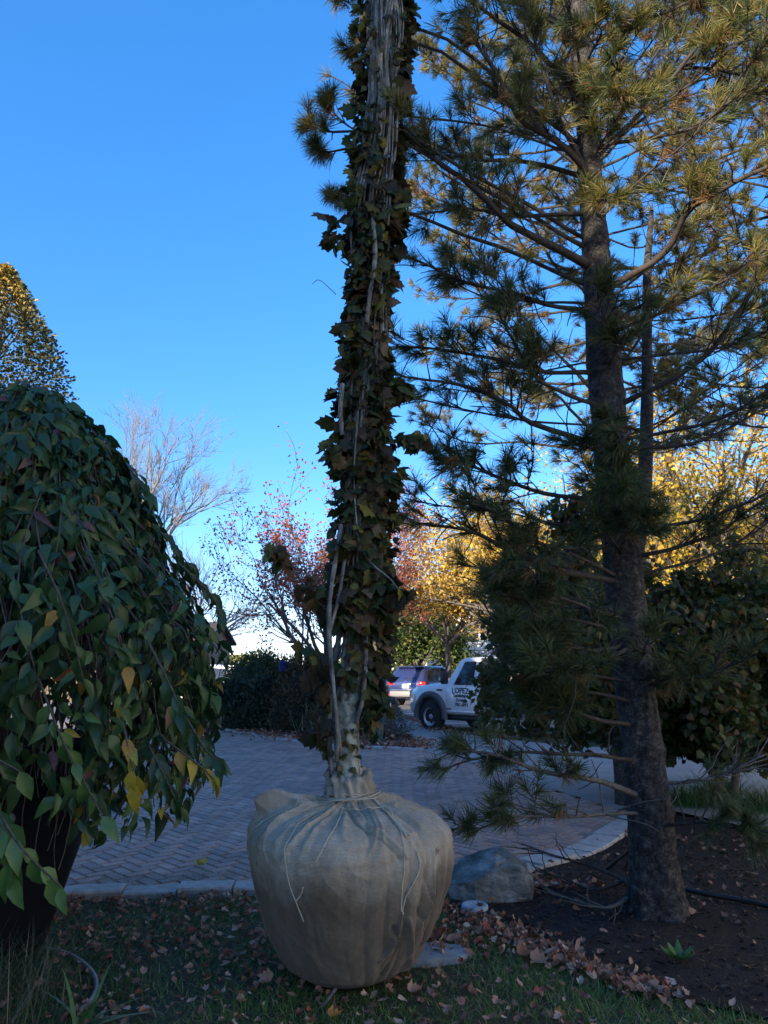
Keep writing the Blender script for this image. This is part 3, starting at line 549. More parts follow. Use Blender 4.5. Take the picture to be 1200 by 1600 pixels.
for a0, tn, r in ((F0 - 1.4, .15, .016), (F0 - .9, -.1, .013), (F0 - .3, .2, .014), (F0 + .2, -.25, .011), (F0 + .8, .1, .016), (F0 + 1.3, -.15, .013), (F0 + 2.4, .3, .014), (F0 - 2.4, .3, .014)): vine(.95 if abs(a0 - F0 + 1.4) < .1 else RNG.uniform(1.5, 1.9), 6.6, a0, tn, .004, r)
for k in range(16): vine(RNG.uniform(1.3, 2.6), RNG.uniform(3.4, 6.6), F0 + RNG.uniform(-1.5, 1.5), RNG.uniform(-.2, .2), .012, RNG.uniform(.004, .008), mat='vine' if k % 4 == 0 else 'vine_dark', amp=.03)
for k in range(34): vine(RNG.uniform(4.0, 4.9), 6.6, F0 + RNG.uniform(-1.0, .9), RNG.uniform(-.1, .1), .03, RNG.uniform(.004, .008), mat='vine', amp=.04)
for pts, r in (([(532, 1180, 4.1), (526, 1120, 4.05), (518, 1040, 4.03), (514, 960, 4.02), (522, 890, 4.05), (533, 820, 4.1)], .013), ([(516, 985, 4.03), (530, 930, 4.05), (537, 885, 4.08), (542, 850, 4.12)], .010),
               ([(526, 1190, 4.1), (527, 1140, 4.02), (522, 1080, 4.0), (518, 1030, 4.02)], .010), ([(556, 1130, 4.13), (568, 1085, 4.1), (572, 1010, 4.1), (566, 960, 4.12)], .012),
               ([(560, 640, 4.1), (555, 700, 4.05), (553, 740, 4.1), (556, 800, 4.04), (562, 850, 4.08), (580, 880, 4.05), (610, 905, 4.03), (628, 930, 4.05)], .005),
               ([(582, 330, 4.1), (586, 400, 4.06), (578, 460, 4.07), (572, 505, 4.1)], .014), ([(535, 600, 4.1), (532, 640, 4.08), (535, 680, 4.12)], .014)):
    q = smooth_path([P(*p) for p in pts], 40); MB().tubes(q, np.full(40, r), 7, lump=.2, ls=30).build('vine_stem', M['vine'], root)
# vine leaves
def ivy_leaves(n, z0, z1, amin, amax, off0, off1, smin, smax):
    z = RNG.uniform(z0, z1, n); a = RNG.uniform(amin, amax, n); lump = .5 + .5 * vnoise(np.c_[np.cos(a), np.sin(a), z * 2.2], 1.6)
    keep = RNG.uniform(0, 1, n) < np.clip(.15 + 1.1 * lump, .05, 1); z, a, lump = z[keep], a[keep], lump[keep]; n = len(z)
    rr = np.interp(z, tz, TR) + off0 + (off1 - off0) * RNG.beta(1.5, 1.5, n) * (.6 + .7 * np.clip(lump, 0, 1))
    c = np.array([tk_at(k) for k in z]); D_ = np.c_[np.cos(a), np.sin(a), a * 0]; pos = c + rr[:, None] * D_
    return pos, norm(D_ * RNG.uniform(.0, 1.1, n)[:, None] + A(0, 0, -.6) + rdir(n) * .75), norm(D_ + A(0, 0, .5) + rdir(n) * .9), RNG.uniform(smin, smax, n)
mb = MB()
for args in ((2900, 1.75, 4.3, 0, 6.28, .005, .10, .06, .125), (260, 1.45, 1.9, F0 - .2, F0 + 1.9, .01, .13, .06, .11), (60, 1.05, 1.5, F0 - 2.2, F0 - .9, .01, .09, .06, .10), (90, 1.15, 1.6, F0 + .9, F0 + 2.6, .01, .10, .06, .10),
             (700, 4.2, 6.7, F0 + .75, F0 + 2.6, .01, .105, .06, .12), (700, 4.2, 6.7, F0 - 2.8, F0 - .9, .01, .115, .06, .12), (160, 4.2, 5.0, F0 - .9, F0 + .7, .05, .12, .06, .10), (90, 4.6, 6.7, F0 - .9, F0 + .8, .06, .12, .05, .09), (25, .98, 1.2, F0 - 1.8, F0 + 1.2, .005, .03, .05, .08)):
    pos, ax, nr, s = ivy_leaves(*args); kk_ = RNG.integers(0, 4, len(pos)); mb.inst(OV * A(1.5, .9, 1.6), OVF, pos[kk_ == 3], ax[kk_ == 3], nr[kk_ == 3], s[kk_ == 3] * .8); s = s * RNG.uniform(.55, 1.1, len(s))
    for q_, T_ in enumerate((LO, LO * A(.9, 1, 2.2), CURL * A(.8, 1, 1.1))): m_ = kk_ == q_; mb.inst(T_, LOF, pos[m_], ax[m_], nr[m_], s[m_] * (1, .9, .8)[q_])
sprigs = [([(590, 745, 4.15), (612, 740, 4.1), (628, 750, 4.08)], 11), ([(600, 690, 4.2), (640, 685, 4.15), (668, 692, 4.1)], 16), ([(520, 940, 4.1), (480, 920, 4.05), (455, 880, 4.0), (432, 862, 4.0)], 16), ([(520, 960, 4.1), (490, 935, 4.08), (474, 915, 4.05)], 16),
          ([(595, 640, 4.2), (615, 615, 4.15), (628, 600, 4.1)], 16), ([(540, 735, 4.2), (520, 705, 4.1), (508, 690, 4.08)], 12), ([(590, 920, 4.15), (622, 925, 4.08), (632, 940, 4.05)], 14), ([(520, 1080, 4.1), (495, 1040, 4.1), (480, 1010, 4.1)], 22),
          ([(575, 1060, 4.2), (592, 1080, 4.15), (604, 1110, 4.1)], 14), ([(540, 400, 4.2), (522, 370, 4.15), (512, 350, 4.1)], 14), ([(610, 280, 4.2), (628, 300, 4.15), (622, 330, 4.12)], 16), ([(500, 1120, 4.1), (490, 1150, 4.1)], 10)]
for pts, cnt in sprigs:
    q = smooth_path([P(*p) for p in pts], 14); MB().tubes(q, np.linspace(.006, .003, 14), 5).build('sprig_stem', M['vine_dark'], root); k = RNG.integers(4, 14, cnt)
    pos = q[k] + RNG.normal(0, .022, (cnt, 3)); mb.inst(LO, LOF, pos, norm(rdir(cnt) * .9 + A(0, -.1, -.7)), norm(rdir(cnt) + A(0, -.6, .5)), RNG.uniform(.06, .11, cnt))
q = smooth_path([P(525, 460, 4.2), P(500, 438, 4.15), P(487, 444, 4.12)], 14); MB().tubes(q, np.linspace(.003, .0015, 14), 4).build('sprig_stem', M['vine_dark'], root); mb.build('vine_leaves', M['ivy'], root)
mb = MB().tubes(smooth_path([G(500, 1575, .02), G(512, 1562, .05), P(524, 1545, 3.86)], 12), np.linspace(.006, .01, 12), 6)
tag(mb.build('broken_stick', M['grey_limb']), 'short pale stick leaning on the foot of the burlap ball', 'stick')

# ------------------------------------------------------------------ pines
def tuft_needles(mb, pos, dr, per, L, wd, droop=.25, cone=(.1, 1.08)):
    n = len(pos) * per; p = np.repeat(pos, per, 0); d = np.repeat(norm(dr), per, 0); perp = norm(np.cross(d, rdir(n))); a = RNG.uniform(*cone, n)[:, None]
    nd = norm(d * np.cos(a) + perp * np.sin(a) + A(0, 0, -droop) * RNG.uniform(.3, 1.2, (n, 1))); p = p - d * RNG.uniform(0, .055, (n, 1))
    LL = L * RNG.uniform(.7, 1.1, n); side = norm(np.cross(nd, rdir(n))); wv = side * wd / 2; mid = p + nd * (LL * .55)[:, None]; tip = p + nd * LL[:, None] + A(0, 0, -.12) * (LL * RNG.uniform(.2, 1, n))[:, None]
    V = np.stack([p - wv, p + wv, mid - wv * .85, mid + wv * .85, tip], 1).reshape(-1, 3); k = (np.arange(n) * 5)[:, None]
    mb.add(V, [k + np.array([[0, 1, 3, 2]]), k + np.array([[2, 3, 4]])])
def pine_limb(path, r0, r1, twigs, tl, dead, tufts, parent, mat='pine_limb', n=16, start=.25):
    q = smooth_path(path, n); q[1:] += np.stack([vnoise(q + 3 * k + r0 * 100, 3.0) for k in range(3)], -1)[1:] * .045 * np.linspace(.2, 1, n - 1)[:, None]; L = np.linalg.norm(np.diff(q, axis=0), axis=1).sum(); rr = r0 + (r1 - r0) * np.linspace(0, 1, n) ** .8; mb = MB().tubes(q, rr, 7, lump=.12, ls=14); tw = []
    m = int(twigs * 1.35); us = np.sort(RNG.uniform(start, .99, m))
    for u in us:
        k = u * (n - 1); i = min(int(k), n - 2); p = q[i] + (q[i + 1] - q[i]) * (k - i); t = norm(q[i + 1] - q[i]); sd = norm(np.cross(t, A(0, 0, 1) + RNG.normal(0, .25, 3))) * RNG.choice([-1, 1])
        ln = tl * RNG.uniform(.5, 1.2) * (1.15 - .5 * u); d = norm(t * RNG.uniform(.35, 1.0) + sd * RNG.uniform(.3, .9) + A(0, 0, RNG.uniform(-.15, .45))); pts = [p]
        for s in range(5): d = norm(d + RNG.normal(0, .10, 3) + A(0, 0, .07)); pts.append(pts[-1] + d * ln / 5)
        pts = np.array(pts); tw.append(pts)
        if RNG.uniform() < dead: continue
        tufts.append((pts[-1], d))
        for s in (3, 4):
            if RNG.uniform() < .55: tufts.append((pts[s] + RNG.normal(0, .015, 3), norm(d + rdir(1)[0] * .9)))
        for _ in range(2):
            if RNG.uniform() < .6:
                s = RNG.integers(2, 5); d2 = norm(d + norm(np.cross(d, rdir(1)[0])) * .9); e = pts[s] + d2 * ln * .4; sub = pts[s] + (e - pts[s]) * np.linspace(0, 1, 6)[:, None]; tw.append(sub); tufts.append((e, d2))
    for _ in range(7):                                                 # bare side twigs
        u = RNG.uniform(.15, .95); k = int(u * (n - 1)); d = norm(norm(q[min(k + 1, n - 1)] - q[k - 1]) * .6 + rdir(1)[0] * A(1, 1, .7)); ln = tl * RNG.uniform(.4, 1.1); pts = [q[k]]
        for s in range(5): d = norm(d + RNG.normal(0, .16, 3) + A(0, 0, -.03)); pts.append(pts[-1] + d * ln / 5)
        tw.append(np.array(pts))
    if tw: mb.tubes(np.array(tw), np.tile(np.linspace(.0055, .0028, 6), (len(tw), 1)), 4, cap=False)
    if dead < .7: tufts.append((q[-1], norm(q[-1] - q[-2])))
    return mb.build('limb', M[mat], parent)
def pine_auto(bot, axis_at, z0, z1, step, per, Lf, parent, tufts, twigs, tl, rbase, azf=None, deadz=0.0, skip=None):
    z = z0
    while z < z1:
        a0 = RNG.uniform(0, 6.28)
        for k in range(per):
            az = a0 + 2 * math.pi * k / per + RNG.normal(0, .25); L = Lf(z) * RNG.uniform(.75, 1.15); zz_ = z + RNG.normal(0, .08); c = axis_at(zz_); h = A(math.cos(az), math.sin(az), 0)
            if skip and skip(c + h * L): continue
            el = RNG.uniform(.0, .35); up = RNG.uniform(.05, .3); pth = [c, c + h * L * .35 + A(0, 0, L * .35 * el), c + h * L * .7 + A(0, 0, L * (.7 * el + up * .3)), c + h * L + A(0, 0, L * (el + up * .8))]
            pth = np.array(pth) + np.r_[[(0, 0, 0)], RNG.normal(0, .04, (3, 3))]
            dead = .75 if zz_ < deadz else .12
            pine_limb(pth, rbase * RNG.uniform(.6, 1.0), .005, twigs, tl, dead, tufts, parent, 'grey_limb' if dead > .5 else 'pine_limb')
        z += step * RNG.uniform(.8, 1.2)
PX, PY = P(1028, 1400, 5.15)[0], 5.15
pine = thing('pine_tree', 'large pine with scaly dark trunk in the mulch bed, needles drooping over driveway', 'tree', (PX, PY, 0))
PT = smooth_path([A(PX, PY, -.05), A(PX - .02, PY, .6), A(PX - .06, PY, 1.7), A(PX - .10, PY, 2.8), A(PX - .12, PY, 4.2), A(PX - .13, PY, 6), A(PX - .12, PY, 11.5)], 160); pz = PT[:, 2]
PR = np.interp(pz, [-.05, .08, .25, .6, 1.6, 2.6, 3.6, 4.5, 6, 11.5], [.185, .158, .140, .130, .119, .117, .114, .098, .07, .02])
ptk = MB().tubes(smooth_path(PT, 420), np.interp(np.linspace(0, 1, 420), np.linspace(0, 1, 160), PR), 72, lump=.05, ls=7); V_ = ptk.v[0]; cx_ = np.interp(V_[:, 2], pz, PT[:, 0]); dv = np.c_[V_[:, 0] - cx_, V_[:, 1] - PY]; an = np.arctan2(dv[:, 1], dv[:, 0])
fl = 1 + np.clip(.45 - V_[:, 2], 0, 1) ** 1.5 * .55 * np.clip(np.sin(an * 5 + 1.2) + .4 * np.sin(an * 3), 0, 2)                                  # root flare
pv = np.abs(vnoise(V_ * A(1, 1, .55) + 7, 26)); fl *= 1 + .06 * np.clip(pv * 2.2, 0, 1) * 1.6 + .04 * vnoise(V_ * A(1, 1, .4), 45)                      # bark plates
for k in range(26):                                                                                                                             # whorl scars
    zc, ac = RNG.uniform(.4, 4.5), RNG.uniform(-math.pi, 0); fl += .16 * np.exp(-((V_[:, 2] - zc) / .03) ** 2 - (np.angle(np.exp(1j * (an - ac))) / .22) ** 2)
ptk.v[0] = np.c_[cx_ + dv[:, 0] * fl, PY + dv[:, 1] * fl, V_[:, 2]]; ptk.build('trunk', M['pine_bark'], pine)
ST = smooth_path([A(PX - .08, PY, 1.9), P(1003, 800, 5.25), P(1010, 680, 5.32), P(1011, 550, 5.35), P(1011, 440, 5.35), P(1014, 380, 5.38), P(1018, 330, 5.4)], 60)
MB().tubes(ST, np.linspace(.062, .018, 60), 16, lump=.06, ls=9).build('stem', M['pine_bark'], pine)
def pax(z): return A(np.interp(z, pz, PT[:, 0]), PY, z)
tufts, T2 = [], []
KEY = [([(910, 415, 5.1), (832, 367, 4.8), (779, 333, 4.6), (692, 261, 4.4), (628, 195, 4.25)], .036, .012, 16, .4, .1), ([(929, 270, 5.1), (881, 232, 4.8), (813, 184, 4.6), (775, 106, 4.4), (740, 50, 4.3)], .03, .01, 15, .4, .1),
       ([(929, 270, 5.1), (890, 217, 4.9), (861, 159, 4.7), (837, 87, 4.6), (822, 20, 4.5)], .024, .008, 10, .4, .1), ([(920, 275, 5.1), (813, 251, 5.0), (717, 241, 4.9), (655, 224, 4.8)], .022, .008, 12, .35, .1),
       ([(920, 328, 5.1), (820, 336, 5.0), (755, 333, 5.0), (625, 326, 4.9)], .02, .007, 14, .35, .1), ([(958, 251, 5.1), (1030, 145, 4.9), (1103, 58, 4.7), (1150, 0, 4.6)], .024, .008, 14, .4, .1),
       ([(982, 454, 5.1), (1035, 396, 4.8), (1075, 330, 4.5), (1150, 285, 4.2), (1215, 262, 4.0)], .03, .012, 14, .3, .05), ([(929, 580, 5.1), (861, 580, 5.0), (740, 556, 4.8), (625, 540, 4.7)], .022, .007, 15, .38, .2),
       ([(920, 700, 5.1), (837, 662, 4.9), (794, 629, 4.8), (700, 598, 4.7), (645, 590, 4.6)], .024, .007, 14, .4, .3), ([(910, 634, 5.1), (852, 600, 4.8), (804, 532, 4.6), (770, 480, 4.5)], .018, .006, 10, .35, .2),
       ([(997, 638, 5.1), (1079, 575, 4.8), (1142, 508, 4.6), (1180, 440, 4.5)], .026, .009, 9, .4, .4), ([(960, 909, 5.05), (871, 890, 4.8), (804, 865, 4.6), (741, 832, 4.5), (648, 812, 4.4)], .026, .008, 13, .35, .25),
       ([(1026, 875, 5.1), (1103, 841, 4.9), (1205, 783, 4.7)], .018, .007, 8, .4, .4), ([(989, 967, 5.0), (907, 948, 4.7), (856, 921, 4.5), (815, 865, 4.4)], .016, .006, 7, .3, .4),
       ([(980, 1136, 5.0), (907, 1118, 4.75), (870, 1100, 4.6), (812, 1078, 4.5)], .018, .006, 11, .26, .35), ([(980, 1251, 5.0), (925, 1219, 4.8), (852, 1205, 4.6), (778, 1186, 4.45), (705, 1180, 4.4)], .022, .006, 13, .2, .45),
       ([(985, 1279, 5.0), (925, 1274, 4.8), (833, 1275, 4.55), (740, 1300, 4.45)], .014, .005, 13, .34, .5), ([(1045, 1300, 4.95), (1100, 1290, 4.75), (1150, 1300, 4.6), (1215, 1310, 4.5)], .014, .005, 9, .22, .15),
       ([(1040, 1225, 5.1), (1110, 1215, 5.0), (1200, 1180, 4.9)], .014, .006, 6, .35, .8), ([(985, 1190, 5.0), (900, 1180, 4.7), (800, 1172, 4.6), (695, 1212, 4.4)], .016, .005, 12, .2, .35),
       ([(960, 720, 5.0), (965, 740, 4.7), (955, 775, 4.4)], .014, .006, 7, .16, 0), ([(985, 800, 5.0), (1000, 790, 4.7), (1010, 800, 4.45)], .014, .006, 7, .16, 0), ([(950, 640, 5.0), (958, 660, 4.7), (962, 690, 4.5)], .014, .006, 6, .16, 0),
       ([(925, 320, 5.0), (935, 310, 4.75), (950, 310, 4.5)], .014, .006, 7, .18, 0), ([(960, 1005, 5.0), (870, 1030, 4.7), (820, 1005, 4.5), (780, 985, 4.4)], .016, .006, 13, .34, .15), ([(985, 1075, 5.0), (1070, 1060, 4.8), (1160, 1040, 4.6)], .014, .006, 8, .3, .3),
       ([(930, 480, 5.1), (830, 470, 4.9), (730, 440, 4.7), (640, 400, 4.6)], .02, .007, 14, .38, .15), ([(930, 780, 5.05), (850, 770, 4.8), (760, 735, 4.6), (680, 720, 4.5)], .02, .007, 14, .36, .15), ([(935, 850, 5.0), (850, 850, 4.7), (780, 800, 4.4), (720, 790, 4.3)], .018, .006, 13, .3, .1),
       ([(930, 150, 5.1), (850, 90, 4.8), (760, 20, 4.6), (690, -40, 4.5)], .024, .008, 15, .42, .1), ([(925, 60, 5.1), (820, 0, 4.8), (720, -60, 4.6)], .024, .008, 15, .42, .1), ([(965, 160, 5.1), (1060, 110, 5.0), (1160, 120, 4.9)], .02, .008, 13, .42, .1),
       ([(985, 1040, 5.0), (900, 1010, 4.7), (860, 1005, 4.5), (820, 1030, 4.4)], .014, .005, 9, .26, .05), ([(985, 1100, 5.0), (900, 1080, 4.75), (880, 1100, 4.6), (850, 1110, 4.5)], .014, .005, 9, .24, .1), ([(970, 990, 5.0), (860, 960, 4.8), (820, 935, 4.6), (770, 935, 4.5)], .014, .005, 9, .34, .05), ([(985, 1010, 5.0), (930, 1040, 4.5), (880, 1060, 4.2), (840, 1050, 4.1)], .014, .005, 9, .3, .1), ([(965, 900, 5.0), (870, 860, 4.6), (820, 885, 4.4), (770, 890, 4.3)], .016, .005, 9, .34, .05),
       ([(985, 1070, 5.0), (890, 1045, 4.7), (845, 1060, 4.55), (800, 1052, 4.45)], .012, .004, 11, .2, .05),
       ([(1000, 250, 5.3), (1080, 200, 5.0), (1150, 150, 4.8), (1220, 140, 4.7)], .016, .006, 14, .42, .1), ([(950, 60, 5.1), (1040, 20, 4.9), (1130, -30, 4.8)], .016, .006, 14, .42, .1), ([(940, 100, 5.1), (935, 60, 4.7), (930, 40, 4.5)], .014, .005, 11, .3, .05), ([(945, 200, 5.1), (960, 170, 4.7), (975, 160, 4.5)], .014, .005, 10, .3, .05),
       ([(980, 520, 5.1), (1080, 470, 5.0), (1200, 380, 4.9)], .018, .007, 10, .4, .3), ([(990, 700, 5.1), (1090, 690, 5.0), (1210, 640, 4.9)], .018, .007, 9, .4, .4)]
for k in range(16):                                                     # short sprays on the viewer's side of the trunk
    z0 = RNG.uniform(1.3, 6.0); az = RNG.uniform(-2.4, -.8); c0 = pax(z0); h = A(math.cos(az), math.sin(az), 0); L = RNG.uniform(.3, .8); pine_limb(np.array([c0, c0 + h * L * .5 + A(0, 0, .05), c0 + h * L + A(0, 0, RNG.uniform(-.1, .2))]), .010, .004, 6, .22, .2 if z0 > 2 else .6, tufts, pine)
for pts, r0, r1, tw, tl, dead in KEY:
    q = np.array([P(*p) for p in pts]); q[0] = pax(q[0][2]) if abs(q[0][1] - PY) < .25 else q[0]; pine_limb(q, r0, r1, tw, tl, dead, tufts, pine, 'grey_limb' if dead > .42 else 'pine_limb')
pine_auto(None, pax, 2.0, 9.0, .56, 3, lambda z: np.interp(z, [1.5, 3, 6, 9], [1.5, 1.9, 2.0, 1.3]), pine, tufts, 8, .42, .015, deadz=1.6, skip=lambda e: e[0] < PX - .4 and e[1] < PY - .2 and e[2] < 5.0)
def make_crowns(parent, tufts, per, L, wd, fdead, fmat='needle'):
    t = np.array([a for a, b in tufts]); d = np.array([b for a, b in tufts]); k = RNG.uniform(0, 1, len(t)) < fdead; mb = MB(); tuft_needles(mb, t[~k], d[~k] + A(0, 0, .15), per, L, wd); mb.build('needles', M[fmat], parent)
    mb = MB(); tuft_needles(mb, t[k] - d[k] * .08, d[k], int(per * .6), L * .9, wd, .9); mb.build('dry_needles', M['needle_dead'], parent)
# leftmost sprays that show beside the vine column
for pts in ([(640, 215, 4.6), (560, 210, 4.75), (510, 200, 4.8), (478, 178, 4.8)], [(640, 230, 4.6), (560, 235, 4.7), (520, 235, 4.75), (500, 228, 4.75)], [(700, 60, 4.6), (600, 40, 4.8), (550, 15, 4.85), (520, 0, 4.85)], [(690, 80, 4.6), (600, 75, 4.8), (555, 78, 4.85), (535, 85, 4.85)], [(630, 330, 4.9), (570, 320, 4.9), (545, 312, 4.9), (525, 312, 4.9)], [(560, 205, 4.75), (530, 185, 4.78), (510, 165, 4.8)]):
    q_ = np.array([P(*p) for p in pts]); z_ = q_[0][2]; pine_limb(np.vstack([pax(z_ - .5), (pax(z_ - .5) * .5 + q_[0] * .5) + A(0, .15, .12), q_]) if len(pts) > 3 else q_, .018 if len(pts) > 3 else .008, .005, 5, .15, .0, tufts, pine, start=.72)
sun_tufts = [t_ for t_ in tufts if t_[0][2] > 4.0 and RNG.uniform() < .5]; ids_ = set(map(id, sun_tufts)); make_crowns(pine, [t_ for t_ in tufts if id(t_) not in ids_], 50, .13, .0036, .09); make_crowns(pine, sun_tufts, 50, .13, .0036, .14, 'needle_y')  # some upper tufts take the needle colour that paints sunlight
def simple_pine(name, label, x, y, H, r, z0, step, per, Lf, twigs, tl, mat, nper, L, wd, fdead, key=()):
    t = thing(name, label, 'tree', (x, y, 0)); path = smooth_path([A(x, y, -.05), A(x + .03, y, H * .4), A(x, y, H)], 60)
    MB().tubes(path, np.linspace(r, .02, 60), 16, lump=.07, ls=8).build('trunk', M['pine_bark'], t); tf = []
    pine_auto(None, lambda z: A(x, y, z), z0, H - .2, step, per, Lf, t, tf, twigs, tl, r * .2)
    make_crowns(t, tf, nper, L, wd, fdead, mat); return t
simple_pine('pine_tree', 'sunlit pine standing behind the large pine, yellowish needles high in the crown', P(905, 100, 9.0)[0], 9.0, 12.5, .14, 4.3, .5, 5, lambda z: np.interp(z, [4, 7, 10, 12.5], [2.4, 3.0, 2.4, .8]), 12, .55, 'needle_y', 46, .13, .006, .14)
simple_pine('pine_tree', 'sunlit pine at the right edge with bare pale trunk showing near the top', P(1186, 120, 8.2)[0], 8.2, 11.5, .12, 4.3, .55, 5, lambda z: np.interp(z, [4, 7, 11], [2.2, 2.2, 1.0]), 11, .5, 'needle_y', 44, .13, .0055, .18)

# ------------------------------------------------------------------ weeping tree in planter
WX, WY = -2.2, 4.35
pl = thing('planter', 'tall black tapered planter under the weeping tree', 'planter', (WX, WY, 0))
MB().lathe([(0, 0), (.31, 0), (.33, .015), (.36, .06), (.66, 1.08), (.69, 1.10), (.70, 1.14), (.66, 1.15), (.62, 1.13), (.60, 1.05)], (WX, WY, -.01), 64).build('pot', M['planter'], pl)
MB().lathe([(0, 1.07), (.3, 1.08), (.61, 1.05)], (WX, WY, -.01), 40).build('soil', M['soil'], pl)
wt = thing('weeping_tree', 'weeping tree with glossy dark green leaves spilling over a black planter', 'tree', (WX, WY, 1.05)); tk = MB()
tk.tubes(smooth_path([A(WX, WY, 1.0), A(WX + .05, WY, 1.8), A(WX - .05, WY, 2.4), A(WX - .05, WY - .05, 2.95)], 30), np.linspace(.06, .045, 30), 12, lump=.15, ls=10); tk.build('trunk', M['tree_bark'], wt)
WZ = A(.70, .9, 1.3, 1.73, 2.2, 2.4, 2.8, 3.05, 3.25); WR = A(1.10, 1.16, 1.20, 1.22, .86, .72, .47, .25, .0)
Lp, La, Ln, Ls, Lm = [], [], [], [], []; tws = []
for b in range(345):
    az = RNG.uniform(0, 6.28) if b < 300 else rad(RNG.uniform(-75, 40)); s0 = 1.03 - .45 * RNG.uniform() ** 1.4; zend = RNG.uniform(.75, 1.35) if RNG.uniform() < .6 or b >= 300 else RNG.uniform(1.3, 2.4)
    fx = math.cos(az); fy = math.sin(az)
    if fx < -.1 and fy < .2 and RNG.uniform() < .0: continue
    if fy < -.3 and fx < .42: zend = max(zend, RNG.uniform(1.36, 1.62) if fx < .15 else RNG.uniform(1.08, 1.38))     # the skirt is open over the pot
    n = 26; z = np.linspace(3.2, zend, n); dr = az + .25 * vnoise(np.c_[z, z * 0 + az * 3, z * 0 + b], 1.1); r = np.interp(z, WZ[::1], WR) * s0 * (1 + .19 * vnoise(np.c_[np.cos(dr), np.sin(dr), z * 1.2], 3.2)) + .04 * vnoise(np.c_[z, z * 0 + b, z * 0], 3)
    q = np.c_[WX + r * np.cos(dr), WY + r * np.sin(dr), z + .04 * vnoise(np.c_[z, z * 0, z * 0 + b], 4)]; tws.append(q)
    t = norm(np.gradient(q, axis=0)); k = np.repeat(np.arange(1, n), 2); k = k[RNG.uniform(0, 1, len(k)) < .66]; m = len(k)
    out = norm(np.c_[np.cos(dr[k]), np.sin(dr[k]), k * 0]); side = np.cross(out, A(0, 0, 1)) * RNG.choice([-1, 1], (m, 1))
    Lp.append(q[k] + out * RNG.uniform(0, .05, (m, 1)) + rdir(m) * .02); La.append(norm(t[k] * .4 + side * RNG.uniform(.0, 1.1, (m, 1)) + out * RNG.uniform(-.05, .8, (m, 1)) + A(0, 0, -.42) + rdir(m) * .5)); Ln.append(norm(out + A(0, 0, .7) + rdir(m) * .9)); Ls.append(.045 + .105 * RNG.beta(2, 1.8, m))
    Lm.append(np.where((z[k] < 1.55) & (RNG.uniform(0, 1, m) < .05), 2, np.where((z[k] < 1.5) & (RNG.uniform(0, 1, m) < .12), 1, np.where(RNG.uniform(0, 1, m) < .008, 2, 0))))
tw = MB().tubes(np.array(tws), np.tile(np.linspace(.007, .0022, 26), (len(tws), 1)), 5, cap=False)
bare = []
for b in range(150):                                                   # leafless hanging stems over the pot
    az = rad(-90) + RNG.uniform(-1.15, 1.1); r0 = RNG.uniform(.55, 1.0); z1 = RNG.uniform(.55, 1.15); z0 = RNG.uniform(1.5, 2.1); n = 14; z = np.linspace(z0, z1, n); u = np.linspace(0, 1, n)
    r = r0 * (1 - .12 * u ** 2) + .03 * vnoise(np.c_[z, z * 0 + b, z * 0], 3); a = az + .2 * u * RNG.uniform(-1, 1) + .06 * vnoise(np.c_[z * 0 + b, z, z * 0], 4); bare.append(np.c_[WX + r * np.cos(a), WY + r * np.sin(a), z])
tw.tubes(np.array(bare), np.tile(np.linspace(.006, .0025, 14), (len(bare), 1)), 5, cap=False)
Lp, La, Ln, Ls, Lm = np.vstack(Lp), np.vstack(La), np.vstack(Ln), np.concatenate(Ls), np.concatenate(Lm)
ex = []                                                                # sprays pointing out of the outline and the near ones at the left edge
for pts, cnt, mi in (([(280, 880, 4.2), (330, 930, 4.2), (345, 965, 4.2)], 12, 0), ([(250, 830, 4.25), (285, 870, 4.25), (300, 890, 4.25)], 9, 0), ([(200, 730, 4.3), (225, 760, 4.3), (240, 790, 4.3)], 9, 0), ([(290, 1120, 3.8), (320, 1170, 3.7), (345, 1192, 3.65)], 9, 0), ([(230, 1160, 3.7), (260, 1220, 3.6), (280, 1262, 3.6)], 13, 0), ([(250, 1150, 3.7), (310, 1195, 3.6), (335, 1218, 3.6)], 5, 2),
                     ([(-60, 1120, 2.75), (-20, 1230, 2.65), (30, 1320, 2.6), (95, 1385, 2.6)], 13, 1), ([(-40, 1240, 2.7), (0, 1300, 2.6), (20, 1370, 2.6)], 10, 1), ([(-70, 1120, 2.7), (-20, 1175, 2.6), (30, 1205, 2.6)], 7, 0), ([(60, 1060, 3.3), (95, 1150, 3.2), (120, 1200, 3.2), (160, 1275, 3.2)], 9, 1), ([(190, 1120, 3.5), (205, 1190, 3.45), (215, 1240, 3.45)], 7, 2), ([(60, 860, 3.2), (100, 950, 3.15), (130, 1060, 3.15)], 12, 0), ([(230, 1000, 3.5), (270, 1080, 3.4), (290, 1130, 3.4)], 10, 0)):
    q = smooth_path([P(*p) for p in pts], 14); tw.tubes(q, np.linspace(.006, .003, 14), 5); k = np.linspace(3, 13, cnt).astype(int); t = norm(np.gradient(q, axis=0))[k]
    ax = norm(t * .6 + rdir(cnt) * .45 + A(0, 0, -.5)); ex.append((q[k], ax, norm(rdir(cnt) * .5 + A(.1, -.8, .7)), RNG.uniform(.08, .125, cnt), np.full(cnt, mi)))
for j, a in enumerate(zip(*ex)): 
    v = np.concatenate(a)
    if j == 0: Lp = np.vstack([Lp, v])
    elif j == 1: La = np.vstack([La, v])
    elif j == 2: Ln = np.vstack([Ln, v])
    elif j == 3: Ls = np.r_[Ls, v]
    else: Lm = np.r_[Lm, v]
tw.build('twigs', M['twig'], wt); mb = MB()
